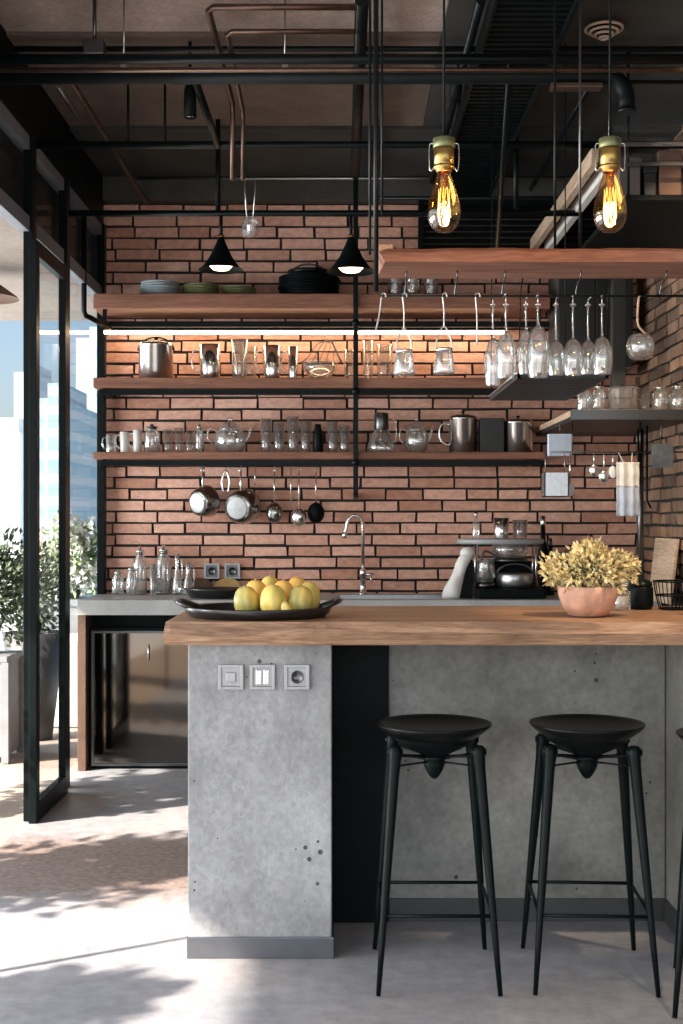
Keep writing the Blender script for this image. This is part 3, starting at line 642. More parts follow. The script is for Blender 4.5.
# small things beside the plant on the bar
t = thing('glass_candle_holder', 'clear glass holder with a white candle behind the potted plant', 'candle', (PX(622, 4.36), 4.36, 1.0505))
bm = NB(); lathe(bm, [(0, 0), (.026, 0), (.030, .01), (.030, .065), (.027, .065), (.027, .012), (0, .010)], 24); obj('holder', bm, M_GLASS, t)
bm = NB(); lathe(bm, [(0, .011), (.020, .011), (.020, .048), (0, .048)], 20); cd = obj('candle', bm, M_WHITE, t)
bm = NB(); tube(bm, [(0,0,.048), (.001,0,.058)], .0012, 5); obj('wick', bm, M_BLACKM, cd)
t = thing('storage_jar', 'squat black jar with domed lid right of the potted plant', 'jar', (PX(641, 4.42), 4.42, 1.0505))
bm = NB(); lathe(bm, [(0, 0), (.035, 0), (.042, .015), (.042, .072), (.036, .082), (0, .082)], 28); obj('jar_body', bm, M_BLACKM, t)
bm = NB(); lathe(bm, [(.040, .083), (.036, .096), (.012, .106), (.010, .112), (.011, .120), (0, .122)], 24); obj('lid', bm, M_BLACK, t)
t = thing('wire_basket', 'black wire basket on the bar near the right wall', 'basket', (PX(674, 4.40), 4.40, 1.0505))
bm = NB()
for z, rr in ((.004, .05), (.05, .062), (.098, .070)): tube(bm, [(rr*math.cos(a_), rr*math.sin(a_), z) for a_ in [2*PI*j/32 for j in range(32)]], .0028, 6, True)
obj('hoops', bm, M_BLACKM, t)
bm = NB()
for j in range(26):
    a_ = 2*PI*j/26; tube(bm, [(.0, 0, .004), (.05*math.cos(a_), .05*math.sin(a_), .004), (.062*math.cos(a_), .062*math.sin(a_), .05), (.070*math.cos(a_), .070*math.sin(a_), .098)], .0016, 5)
obj('wires', bm, M_BLACKM, t)
bm = NB(); lathe(bm, [(0, 0), (.022, 0), (.030, .07), (.028, .07), (.021, .004), (0, .004)], 24)
tag(obj('clay_cup', bm, M_POT, loc=(PX(693, 4.15), 4.15, 1.0505)), 'orange clay cup at the right edge of the bar', 'cup')

# ------------------------------------------------------------------ back worktop, sink, tap, cooler
bm = NB(); z0, z1 = .845, .925; xa, xb_, yA, yB = -.02, .62, 7.02, 7.38
box(bm, -1.43, xa, 6.9, 7.545, z0, z1); box(bm, xb_, WX-.02, 6.9, 7.545, z0, z1); box(bm, xa, xb_, 6.9, yA, z0, z1); box(bm, xa, xb_, yB, 7.545, z0, z1)
tag(obj('worktop', bm, M_WORK), 'long pale concrete worktop under the brick wall', 'worktop')
t = thing('kitchen_sink', 'steel sink set in the concrete worktop below the tap', 'sink', (0, 0, 0))
bm = NB(); e = .004; x0, x1, y0, y1, zb = xa+e, xb_-e, yA+e, yB-e, .79
for a_ in ((x0, x0+.004, y0, y1, zb, .926), (x1-.004, x1, y0, y1, zb, .926), (x0, x1, y0, y0+.004, zb, .926), (x0, x1, y1-.004, y1, zb, .926), (x0, x1, y0, y1, zb-.004, zb)): box(bm, *a_)
obj('basin', bm, M_STEELB, t)
bm = NB(); lathe(bm, [(0, .0), (.035, .0), (.04, .003), (.03, .004), (0, .002)], 24, Matrix.Translation(((x0+x1)/2, (y0+y1)/2, zb))); obj('drain', bm, M_STEEL, t)
t = thing('kitchen_tap', 'tall chrome gooseneck kitchen tap standing behind the sink', 'tap', (PX(363, 7.44), 7.44, .925))
bm = NB(); lathe(bm, [(0, 0), (.028, 0), (.028, .008), (.019, .014), (.018, .10), (.021, .10), (.021, .14), (.013, .15), (0, .15)], 24); obj('tap_body', bm, M_STEEL, t)
bm = NB(); pts = [(0, 0, .14), (0, 0, .40)] + [(-.048 + .048*math.cos(a_), -.02*math.sin(a_/2), .40 + .062*math.sin(a_)) for a_ in [PI*k/10 for k in range(1, 11)]] + [(-.102, -.02, .37), (-.106, -.02, .355)]
tube(bm, pts, .0105, 12); obj('spout', bm, M_STEEL, t)
bm = NB(); tube(bm, [(-.106, -.02, .365), (-.110, -.02, .328)], [.013, .015], 12); obj('spray_head', bm, M_STEEL, t)
bm = NB(); tube(bm, [(.015, 0, .115), (.06, 0, .118)], .010, 10); tube(bm, [(.045, 0, .118), (.050, -.01, .07)], .005, 8); obj('tap_lever', bm, M_STEEL, t)
# drinks cooler with mirror-dark glass doors
t = thing('drinks_cooler', 'black under-counter drinks cooler with smoked mirror glass doors', 'cooler', (0, 0, 0))
bm = NB(); box(bm, -1.375, -.10, 6.98, 7.53, .0, .77, .003); box(bm, -1.375, -.10, 7.04, 7.5, .77, .844); obj('cabinet_body', bm, M_BLACKM, t)
for a_, b_ in ((-1.365, -.72), (-.712, -.11)):
    bm = NB(); box(bm, a_+.012, b_-.012, 6.955, 6.972, .03, .742, .0); d_ = obj('door', bm, M_COOL, t)
    bm = NB(); frame_x(bm, a_, b_, 6.948, 6.978, .018, .755, .013, .001); obj('door_frame', bm, M_DSTEEL, d_)
bm = NB(); tube(bm, [(PX(148, 6.93), 6.94, PZ(645, 6.93)), (PX(148, 6.93), 6.94, PZ(661, 6.93))], .004, 8); tube(bm, [(PX(148, 6.93), 6.955, PZ(647, 6.93)), (PX(148, 6.93), 6.94, PZ(647, 6.93))], .003, 6); obj('handle', bm, M_STEEL, t)
bm = NB(); box(bm, -.09, WX-.02, 6.97, 7.53, 0, .765, .002); box(bm, .70, WX-.02, 7.02, 7.5, .765, .844)
t = tag(obj('base_cabinet', bm, M_BLACKM), 'black base cabinet under the sink, hidden mostly by the bar', 'cabinet')

# ------------------------------------------------------------------ wall shelves
SY0, SY1 = 7.2, 7.546
def shelf(name, label, x0, x1, ztop, th, rail):
    t = thing(name, label, 'shelf', (0,0,0), group='wooden wall shelves on the bricks')
    bm = NB(); box(bm, x0, x1, SY0, SY1, ztop-th, ztop, .005); obj('board', bm, M_SHELF, t)
    if rail:
        z = rail; bm = NB(); box(bm, x0+.03, x1, SY0+.02, SY0+.05, z, z+.032, .002)
        obj('rail', bm, M_BLACK, t)
        for xx in (x0+.06, .08, x1-.06):
            bm = NB(); box(bm, xx-.012, xx+.012, SY0+.046, SY1, z+.004, z+.028, .001)
            box(bm, xx-.01, xx+.01, SY0+.022, SY0+.05, z+.024, ztop-th+.002)
            obj('bracket', bm, M_BLACK, t)
    return t
ZA, ZB, ZC = 2.640, 2.165, 1.745
shA = shelf('wall_shelf', 'uppermost thick red-brown shelf with stacked plates', -1.404, 1.18, ZA, .085, 2.455)
shelf('wall_shelf', 'middle wooden shelf lit by the glowing strip', -1.404, 1.21, ZB, .058, 2.070)
shelf('wall_shelf', 'lowest wooden shelf with pans hanging beneath', -1.404, 1.15, ZC, .040, 1.668)
bm = NB(); box(bm, PX(105, 7.45), PX(504, 7.45), 7.42, 7.452, 2.446, 2.463, .002)
t = tag(obj('led_strip', bm, M_LED), 'glowing warm light strip beneath the uppermost shelf', 'light')
bm = NB(); box(bm, PX(105, 7.45), PX(504, 7.45), 7.415, 7.545, 2.464, 2.480, .002); obj('strip_housing', bm, M_BLACK, t)
# shelf posts
bm = NB(); box(bm, .066, .094, 7.165, 7.193, 1.50, 3.30, .003)
t = tag(obj('shelf_post', bm, M_BLACK), 'black steel post in front of the three wooden shelves', 'post')
bm = NB(); box(bm, .068, .092, 7.165, 7.545, 1.485, 1.515, .003); obj('foot_arm', bm, M_BLACK, t)
for z in (2.085, 1.684, 2.47):
    bm = NB(); lathe(bm, [(0, .0), (.02, .0), (.02, .012), (0, .014)], 14, Matrix.Translation((.08, 7.165, z)) @ Matrix.Rotation(PI/2, 4, 'X')); obj('bolt_boss', bm, M_BLACK, t)
# small black pipe loop at the left end of the shelves
bm = NB(); Yp = 7.0; a_ = PX(84, Yp); zlo = PZ(317, Yp)
tube(bm, [(a_, Yp, PZ(215, Yp)), (a_, Yp, zlo+.03), (a_+.008, Yp+.01, zlo+.008), (a_+.03, Yp+.03, zlo), (PX(108, 7.22), 7.235, PZ(327, 7.22))], .015, 10)
tag(obj('bent_pipe', bm, M_BLACK), 'black pipe bent at the left end of the uppermost shelf', 'pipe')

# ------------------------------------------------------------------ glassware and pots: builders (local coordinates, base at z = 0)
def tumbler(bm, r, h, t=.0028, flare=1.0, seg=24):
    return lathe(bm, [(0, 0), (r*.86/flare, 0), (r*.92/flare, .004), (r, h), (r-t, h), (r*.90/flare-t, .012), (0, .010)], seg)
def handle_pts(r, h, s=1, out=.45):
    return [(s*r*.93, 0, h*.82), (s*(r+h*out*.7), 0, h*.84), (s*(r+h*out), 0, h*.62), (s*(r+h*out*.8), 0, h*.34), (s*r*.93, 0, h*.22)]
def smooth_pts(pts, n_=4):
    pts = [Vector(p) for p in pts]; out = []
    for i in range(len(pts)-1):
        p0, p1, p2, p3 = pts[max(i-1, 0)], pts[i], pts[i+1], pts[min(i+2, len(pts)-1)]
        for k in range(n_):
            t_ = k/n_; out.append(.5*((2*p1) + (p2-p0)*t_ + (2*p0-5*p1+4*p2-p3)*t_**2 + (3*p1-p0-3*p2+p3)*t_**3))
    out.append(pts[-1]); return out
def item(name, cat, label, xpx, Y, z, group):
    return thing(name, label, cat, (PX(xpx, Y), Y, z), group=group)
def g_tumbler(label, xa, xb, ytop, Y, zs, group, m=None, flare=1.15, name='drinking_glass', cat='glass'):
    r = (PX(xb, Y)-PX(xa, Y))/2; h = PZ(ytop, Y) - zs
    bm = NB(); tumbler(bm, r, h, flare=flare); return tag(obj(name, bm, m or M_GLASS, loc=(PX((xa+xb)/2, Y), Y, zs+.0005)), label, cat, group)
def g_mug(label, xa, xb, ytop, Y, zs, group, m=None, side=-1, name='glass_mug', cat='mug', hm=None):
    r = (PX(xb, Y)-PX(xa, Y))/2; h = PZ(ytop, Y) - zs
    t = thing(name, label, cat, (PX((xa+xb)/2, Y), Y, zs+.0005), group=group)
    bm = NB(); tumbler(bm, r, h, flare=1.02); obj('mug_body', bm, m or M_GLASS, t)
    bm = NB(); tube(bm, smooth_pts(handle_pts(r, h, side, .2)), .004, 8); obj('handle', bm, hm or m or M_GLASS, t); return t
def g_jar(label, xa, xb, ytop, Y, zs, group, lidm=None, name='glass_jar', cat='jar', neck=.62, stopper=True):
    r = (PX(xb, Y)-PX(xa, Y))/2; h = PZ(ytop, Y) - zs
    t = thing(name, label, cat, (PX((xa+xb)/2, Y), Y, zs+.0005), group=group)
    bm = NB(); lathe(bm, [(0, 0), (r*.9, 0), (r, .008), (r, h*.62), (r*.85, h*.72), (r*neck, h*.80), (r*neck, h*.86), (r*neck-.003, h*.86), (r*neck-.003, h*.80), (r-.003, h*.60), (r-.003, .01), (0, .008)], 24); obj('jar_body', bm, M_GLASSH, t)
    bm = NB(); lathe(bm, [(0, h*.80), (r*neck-.005, h*.80), (r*neck-.004, h*.865), (r*(neck+.1), h*.87), (r*(neck+.1), h*.91), (r*.2, h*.93), (r*.24, h*.98), (0, h)], 20); obj('lid', bm, lidm or M_STEEL, t); return t
def g_carafe(label, xa, xb, ytop, Y, zs, group, neckm=None, waist=.38, name='glass_carafe', cat='carafe', handle=True):
    r = (PX(xb, Y)-PX(xa, Y))/2; h = PZ(ytop, Y) - zs
    t = thing(name, label, cat, (PX((xa+xb)/2, Y), Y, zs+.0005), group=group)
    pr = [(0, 0), (r*.9, 0), (r, h*.06), (r*.97, h*.2), (r*.72, h*.42), (r*waist, h*.6), (r*waist, h*.8), (r*waist*1.2, h*.98)]
    bm = NB(); lathe(bm, pr + [(r*waist*1.2-.003, h*.98)] + [(max(a_-.003, 0), b_+.002) for a_, b_ in reversed(pr[1:-1])] + [(0, .005)], 24); obj('carafe_body', bm, M_GLASSH, t)
    if neckm:
        bm = NB(); lathe(bm, [(r*waist+.001, h*.56), (r*waist+.006, h*.60), (r*waist+.006, h*.97), (r*waist+.001, h*1.0), (0, h*1.0)], 20); obj('collar', bm, neckm, t)
    if handle:
        bm = NB(); tube(bm, smooth_pts([(r*waist*1.1, 0, h*.85), (r*.95, 0, h*.80), (r*1.02, 0, h*.5), (r*.9, 0, h*.25)]), .004, 8); obj('handle', bm, M_GLASSH, t)
    return t
def g_teapot(label, xa, xb, ytop, Y, zs, group, side=1, m=None, name='glass_teapot'):
    r = (PX(xb, Y)-PX(xa, Y))/2*.72; h = PZ(ytop, Y) - zs; m = m or M_GLASSH
    t = thing(name, label, 'teapot', (PX((xa+xb)/2, Y), Y, zs+.0005), group=group)
    pr = [(0, 0), (r*.6, 0), (r*.85, h*.08), (r, h*.3), (r*.92, h*.55), (r*.6, h*.74)]
    bm = NB(); lathe(bm, pr + [(max(a_-.003, 0), b_) for a_, b_ in reversed(pr[1:])] + [(0, .004)], 28); obj('pot_body', bm, m, t)
    bm = NB(); lathe(bm, [(r*.62, h*.745), (r*.5, h*.82), (r*.15, h*.87), (r*.12, h*.92), (r*.17, h*.97), (0, h)], 24); obj('lid', bm, m, t)
    bm = NB(); tube(bm, smooth_pts([(side*r*.85, 0, h*.28), (side*r*1.15, 0, h*.45), (side*r*1.3, 0, h*.68), (side*r*1.5, 0, h*.76)]), [.012 - .0006*i for i in range(13)], 10); obj('spout', bm, m, t)
    bm = NB(); tube(bm, smooth_pts([(-side*r*.85, 0, h*.6), (-side*r*1.3, 0, h*.68), (-side*r*1.42, 0, h*.42), (-side*r*1.0, 0, h*.22)]), .005, 8); obj('handle', bm, m, t)
    return t
def s_pot(label, xa, xb, ytop, Y, zs, group, bail=False, lid=True, handles=False, name='steel_pot', cat='pot', m=None, jug=False):
    r = (PX(xb, Y)-PX(xa, Y))/2; h = PZ(ytop, Y) - zs; m = m or M_STEEL
    t = thing(name, label, cat, (PX((xa+xb)/2, Y), Y, zs+.0005), group=group)
    bh = h*(.80 if lid else 1.0)
    bm = NB(); lathe(bm, [(0, 0), (r*.94, 0), (r, .006), (r, bh-.004), (r*1.04, bh), (r*1.02, bh), (r*.97, bh-.004), (r*.96, .01), (0, .008)], 32); obj('pot_body', bm, m, t)
    if lid:
        bm = NB(); lathe(bm, [(r*1.02, bh), (r*.96, bh+.012), (r*.5, bh+h*.09), (0, bh+h*.10)], 28); ld = obj('lid', bm, m, t)
        bm = NB(); lathe(bm, [(.006, bh+h*.095), (.006, bh+h*.13), (.013, bh+h*.16), (0, bh+h*.19)], 14); obj('knob', bm, M_BLACKM, ld)
    if bail:
        bm = NB(); tube(bm, [(r*1.06*math.cos(a_), 0, bh*.86 + h*.30*math.sin(a_)) for a_ in [PI*k/16 for k in range(17)]], .0045, 8); obj('bail_handle', bm, M_BLACKM, t)
    if jug:
        bm = NB(); tube(bm, smooth_pts(handle_pts(r, bh, -1, .28)), .0055, 8); obj('handle', bm, m, t)
    if handles:
        for s in (-1, 1):
            bm = NB(); tube(bm, smooth_pts([(s*r*.97, -.02, bh*.8), (s*(r+.025), -.018, bh*.82), (s*(r+.025), .018, bh*.82), (s*r*.97, .02, bh*.8)]), .004, 8); obj('side_handle', bm, m, t)
    return t

# --- uppermost shelf: plates and bowls
def plates(xa, xb, y0, n_, m, labs, group, Y=7.36, step=.0145, dish=.72):
    r = (PX(xb, Y)-PX(xa, Y))/2; first = None
    for k in range(n_):
        z = ZA + .0006 + k*step; rr = r*(1 - .02*(k % 3))
        bm = NB(); lathe(bm, [(0, 0), (rr*dish, 0), (rr, .012), (rr, .0145), (rr*dish, .004), (0, .004)], 36)
        tag(obj('plate', bm, m, loc=(PX((xa+xb)/2, Y) + random.uniform(-.004, .004), Y, z)), labs[k], 'plate', group)
def nth(k, n_): return 'lowest' if k == 0 else 'topmost' if k == n_-1 else ['', 'second', 'third', 'fourth', 'fifth', 'sixth', 'seventh', 'eighth'][k] + ' from bottom'
plates(140, 180, 0, 6, M_PLATEB, [f'blue-grey plate in the leftmost stack, {nth(k, 6)}' for k in range(6)], 'blue-grey plates at the left end of the top shelf')
plates(183, 219, 0, 5, M_PLATEG, [f'olive green plate in the second stack from left, {nth(k, 5)}' for k in range(5)], 'olive plates stacked on the top shelf')
plates(221, 256, 0, 4, M_PLATEG, [f'olive green plate in the stack below the left cone lamp, {nth(k, 4)}' for k in range(4)], 'olive plates stacked on the top shelf')
plates(278, 340, 0, 8, M_BLACKM, [f'large black plate in the tall dark stack, {nth(k, 8)}' for k in range(8)], 'black plates stacked on the top shelf', step=.0145)
zt_ = ZA + 8*.0145 + .004
t = thing('iron_pan', 'black pan with a curved handle resting on the dark plate stack', 'pan', (PX(309, 7.36), 7.36, zt_))
bm = NB(); lathe(bm, [(0, 0), (.09, 0), (.125, .035), (.122, .037), (.088, .004), (0, .004)], 32); obj('pan_body', bm, M_BLACK, t)
bm = NB(); tube(bm, smooth_pts([(.10, 0, .03), (.05, -.02, .065), (-.04, -.02, .07), (-.11, 0, .03)]), .006, 8); obj('handle', bm, M_DSTEEL, t)
# glasses on the right of the top shelf seen above the plank
for xa, xb_, yt, lab in ((388, 402, 225, 'dark glass jar behind the left end of the hanging plank'), (405, 420, 228, 'second dark jar behind the hanging plank'), (424, 438, 232, 'shorter dark jar behind the hanging plank, below the left bulb')):
    g_jar(lab, xa, xb_, yt+22, 7.36, ZA, 'jars at the right of the top shelf')
# --- middle shelf
G = 'vessels on the middle shelf'; Y = 7.36
s_pot('steel stock pot with a black bail handle at the left of the middle shelf', 139, 173, 337, Y, ZB, G, bail=True)
g_mug('polished steel pitcher beside the pot with the bail handle', 199, 221, 345, Y, ZB, G, m=M_STEEL, name='steel_mug', side=-1)
for xa, xb_, yt, lab, m_ in ((231, 248, 340, 'tall clear glass between the two steel vessels', M_GLASSH), (240, 258, 347, 'narrower glass just right of the tall clear one', M_GLASS)):
    g_tumbler(lab, xa, xb_, yt, 7.32 if xa == 231 else 7.42, ZB, 'tall glasses on the middle shelf', m=m_)
g_mug('ribbed steel tankard left of the under-shelf whisk', 263, 281, 346, Y, ZB, G, m=M_STEEL, name='steel_mug', side=-1)
g_mug('slim steel tankard, right one of the pair on the middle shelf', 288, 298, 347, Y, ZB, G, m=M_STEEL, name='steel_mug', side=-1)
t = thing('glass_bowl', 'wide clear glass bowl beside the slim tankard', 'bowl', (PX(320, Y), Y, ZB+.0005), group=G)
bm = NB(); lathe(bm, [(0, 0), (.05, 0), (.055, .01), (.095, .06), (.10, .10), (.097, .10), (.09, .06), (.05, .014), (0, .012)], 32); obj('bowl_body', bm, M_GLASSH, t)
bm = NB(); tube(bm, [(.1*math.cos(a_), .1*math.sin(a_), .10) for a_ in [2*PI*k/32 for k in range(32)]], .003, 6, True); obj('rim', bm, M_GLASSH, t)
t = thing('wire_whisk', 'bent wire whisk lying across the clear glass bowl', 'whisk', (PX(326, Y), Y, ZB + .105), group=None)
for k in range(5):
    a_ = .3*(k-2); bm = NB(); tube(bm, smooth_pts([(.0, 0, .125), (-.05+.025*k, .02*(k-2), .10), (-.10+.035*k, .02*(k-2), .03), (-.14+.05*k, .0, .0)]), .0022, 5); obj('wire', bm, M_DSTEEL, t)
bm = NB(); tube(bm, [(0, 0, .120), (.03, 0, .130), (.075, 0, .03), (.09, 0, .0)], .005, 8); obj('handle', bm, M_DSTEEL, t)
for xa, xb_, yt, lab in ((343, 356, 350, 'small clear glass just left of the shelf post'), (362, 374, 341, 'slim clear glass just right of the shelf post'), (376, 393, 345, 'clear glass left of the first hanging flask'), (396, 408, 350, 'short clear glass behind the first hanging flask')):
    g_tumbler(lab, xa, xb_, yt, 7.42, ZB, 'small glasses near the shelf post')
# --- lowest shelf
G = 'vessels on the lowest shelf'; Y = 7.36
for xa, xb_, yt, lab, m_ in ((106, 116, 435, 'milky glass mug at the very left of the lowest shelf', M_GLASSH), (120, 129, 432, 'white mug, second from the left end of the lowest shelf', M_WHITE), (133, 142, 430, 'white mug left of the round dark-lidded jar', M_WHITE)):
    g_mug(lab, xa, xb_, yt, Y, ZC, 'mugs at the left end of the lowest shelf', m=m_)
g_jar('round glass jar with a dark lid near the left end', 144, 160, 424, Y, ZC, G, lidm=M_DSTEEL)
for xa, xb_, yt, lab in ((163, 173, 430, 'clear tumbler right after the round dark-lidded jar'), (174, 184, 428, 'clear tumbler in the middle of three beside the round jar'), (185, 195, 432, 'clear tumbler left of the small bottle-shaped jar')):
    g_tumbler(lab, xa, xb_, yt, Y, ZC, 'tumblers on the lowest shelf')
g_jar('small bottle-shaped glass jar left of the big teapot', 195, 204, 424, Y, ZC, G)
g_teapot('large clear glass teapot on the lowest shelf above the pans', 208, 252, 417, Y, ZC, G)
for xa, xb_, yt, lab in ((260, 272, 419, 'tall clear glass, leftmost of four right of the large teapot'), (273, 285, 423, 'tall clear glass, second right of the large teapot'), (287, 299, 417, 'tallest clear glass of the row above the ladles'), (300, 311, 421, 'tall clear glass left of the dark bottle')):
    g_tumbler(lab, xa, xb_, yt, Y, ZC, 'tall glasses on the lowest shelf', m=M_GLASSH, flare=1.08)
bm = NB(); lathe(bm, [(0, 0), (.026, 0), (.03, .01), (.03, .10), (.024, .13), (.018, .15), (.018, .168), (0, .168)], 20); tag(obj('dark_bottle', bm, M_BLACK, loc=(PX(318, Y), Y, ZC+.0005)), 'small black bottle among the tall glasses', 'bottle')
for xa, xb_, yt, lab in ((327, 338, 422, 'clear glass right of the small black bottle'), (339, 350, 426, 'clear glass nearest the post on the lowest shelf')):
    g_tumbler(lab, xa, xb_, yt, Y, ZC, 'tall glasses on the lowest shelf', m=M_GLASSH, flare=1.08)
g_carafe('conical glass coffee carafe with a dark collar', 367, 396, 413, Y, ZC, G, neckm=M_DSTEEL, waist=.42)
g_teapot('smaller round glass teapot between carafe and steel jug', 400, 433, 417, Y, ZC, G, side=1)
s_pot('tall polished steel jug with hinged lid on the lowest shelf', 449, 477, 410, Y, ZC, G, lid=True, jug=True, name='steel_jug', cat='jug')
bm = NB(); box(bm, PX(479, Y), PX(503, Y), 7.30, 7.42, ZC, PZ(419, Y), .004); tag(obj('dark_canister', bm, M_SIGNB), 'square dark canister between jug and steel tin', 'canister')
s_pot('polished steel tin at the right of the lowest shelf', 503, 533, 415, Y, ZC, G, lid=True, name='steel_tin', cat='tin')

# ------------------------------------------------------------------ pans and ladles hanging below the lowest shelf
HZ = 1.668
HYp = 7.30
def hook(label, xp, Y, ztop, L=.05, group='steel hooks', s=1, m=None, r=.0022):
    X = PX(xp, Y)
    bm = NB(); c = [(0, -.012, -.01), (0, -.010, 0.004), (0, 0, .010), (0, .006, .002), (0, .004, -.012), (0, 0, -L*.6), (0, -.004, -L), (0, -.012, -L-.006), (0, -.018, -L+.002)]
    tube(bm, smooth_pts(c, 3), r, 6); return tag(obj('hook', bm, m or M_STEEL, loc=(X, Y, ztop)), label, 'hook', group)
def hanging_pan(label, xp, yp, rpx, depth, tilt, yaw, hx, mat_in=None):
    Y = 7.42; k = F/Y; R = rpx/k; X, Z = PX(xp, Y), PZ(yp, Y)
    t = thing('hanging_saucepan', label, 'saucepan', (X, Y-.02, Z), group='pans hanging under the lowest shelf')
    M_ = Matrix.Rotation(yaw, 4, 'Z') @ Matrix.Rotation(tilt, 4, 'X') @ Matrix.Rotation(PI/2, 4, 'X')
    bm = NB(); lathe(bm, [(R, -depth*.5), (R*1.03, -depth*.5-.003), (R*1.02, -depth*.45), (R*.96, depth*.1), (R*.84, depth*.40), (R*.74, depth*.5), (0, depth*.5)], 36, M_); obj('pan_body', bm, M_STEEL2, t)
    bm = NB(); lathe(bm, [(R*.64, depth*.5), (R*.64, depth*.5+.003), (R*.58, depth*.5+.004), (0, depth*.5+.003)], 30, M_); obj('base_disc', bm, M_DISC, t)
    dx = PX(hx, Y) - X; zt = HZ - .02 - Z
    bm = NB(); tube(bm, [(dx*.3, .02, R*.92), (dx*.6, .01, R*1.15), (dx, 0, zt)], [.006, .006, .005], 8)
    tube(bm, [(dx + .009*math.cos(a_), 0, zt + .009*math.sin(a_)) for a_ in [2*PI*k_/14 for k_ in range(14)]], .003, 6, True); obj('handle', bm, M_STEEL, t)
    return t
hanging_pan('left hanging steel saucepan with its base turned to the room', 203, 502, 15.5, .09, .15, -.65, 203)
hanging_pan('larger hanging steel saucepan, right of the first one', 241, 507, 17.5, .10, .12, -.35, 241)
def measuring(label, xp, yp, rpx, m_, Y=7.44, round_=True, handle=True, name='ladle'):
    k = F/Y; R = rpx/k; X, Z = PX(xp, Y), PZ(yp, Y)
    t = thing(name, label, 'ladle', (X, Y-.02, Z), group='ladles hanging under the lowest shelf')
    bm = NB(); M_ = Matrix.Rotation(PI/2, 4, 'X') @ Matrix.Diagonal((.9, 1.1, 1, 1)); pr = [(R*math.cos(a_), R*.75*math.sin(a_)) for a_ in [PI/2*k_/8 for k_ in range(9)]]; pr[-1] = (0, R*.75)
    lathe(bm, pr + [(max(a_-.002, 0), b_-.002) for a_, b_ in reversed(pr)], 26, M_); obj('bowl', bm, m_, t)
    zt = HZ - .02 - Z; bm = NB(); tube(bm, [(0, 0, R*1.0), (0, 0, zt)], [.004, .003], 8); tube(bm, [(.007*math.cos(a_), 0, zt+.007*math.sin(a_)) for a_ in [2*PI*k_/12 for k_ in range(12)]], .002, 6, True); obj('handle', bm, M_STEEL, t)
    return t
measuring('dark steel ladle right of the two saucepans', 274.5, 513, 9.5, M_STEEL2)
measuring('bright steel ladle in the middle of the three ladles', 299, 517, 8.5, M_STEEL, Y=7.40)
measuring('black ladle at the right end of the hanging row', 316, 513, 9.5, M_BLACKM)
t = thing('egg_beater', 'small steel tongs hanging between the two saucepans', 'tongs', (PX(226, 7.44), 7.42, HZ-.02))
bm = NB(); tube(bm, smooth_pts([(-.012, 0, -.13), (-.022, 0, -.06), (0, 0, 0), (.022, 0, -.06), (.012, 0, -.13)]), .006, 8); obj('arms', bm, M_STEEL, t)
t.name = 'kitchen_tongs'
bm = NB(); tube(bm, [(0, 0, 0), (0, 0, -.10)], [.0025, .004], 8); tag(obj('steel_skewer', bm, M_STEEL, loc=(PX(255, 7.42), 7.42, HZ-.005)), 'thin steel skewer hanging right of the larger saucepan', 'skewer')
bm = NB(); tube(bm, [(0, 0, 0), (0, 0, -.21)], [.0025, .004], 8); tag(obj('steel_skewer', bm, M_STEEL, loc=(PX(291, 7.42), 7.40, HZ-.005)), 'long thin steel skewer hanging beside the bright ladle', 'skewer')
for xp, lab in ((203, 'over the left saucepan'), (226, 'over the steel tongs'), (241, 'over the larger saucepan'), (274.5, 'over the dark steel ladle'), (299, 'over the bright ladle'), (316, 'over the black ladle')):
    bm = NB(); tube(bm, smooth_pts([(0, -.01, .03), (0, .0, .038), (0, .008, .028), (0, .004, 0), (0, 0, -.02), (0, -.008, -.028), (0, -.014, -.02)], 3), .002, 6)
    tag(obj('hook', bm, M_STEEL, loc=(PX(xp, 7.40), 7.405, HZ)), 'small steel hook ' + lab, 'hook', 'hooks under the lowest shelf')
bm = NB(); tube(bm, [(PX(190, 7.40), 7.41, HZ+.012), (PX(330, 7.40), 7.41, HZ+.012)], .004, 8)
for xp in (195, 325): tube(bm, [(PX(xp, 7.4), 7.41, HZ+.012), (PX(xp, 7.4), 7.546, HZ+.014)], .004, 8)
tag(obj('hanging_rail', bm, M_BLACK), 'thin black rail carrying the hanging pans', 'rail')

# ------------------------------------------------------------------ things on the back worktop
ZW = .9255; Y = 7.38; G = 'glass bottles at the left of the worktop'
for xa, xb_, yt, lab, f in ((112, 124, 570, 'short glass bottle at the left end of the worktop row', 0), (126, 137, 566, 'glass bottle second from the left on the worktop', 0), (133, 147, 546, 'taller glass bottle with a stopper behind the short ones', 1), (149, 158, 564, 'glass tumbler in the middle of the worktop row', 2),
                            (155, 172, 545, 'tallest stoppered glass bottle of the worktop row', 1), (172, 182, 553, 'slim glass carafe right of the tallest bottle', 3), (182, 194, 562, 'glass carafe at the right end of the worktop row', 3)):
    Yq = Y if f != 1 else 7.44
    if f == 0: g_jar(lab, xa, xb_, yt, Yq, ZW, G)
    elif f == 1: g_jar(lab, xa, xb_, yt, Yq, ZW, G, neck=.5)
    elif f == 2: g_tumbler(lab, xa, xb_, yt, Yq, ZW, G, m=M_GLASSH)
    else: g_carafe(lab, xa, xb_, yt, Yq, ZW, G)
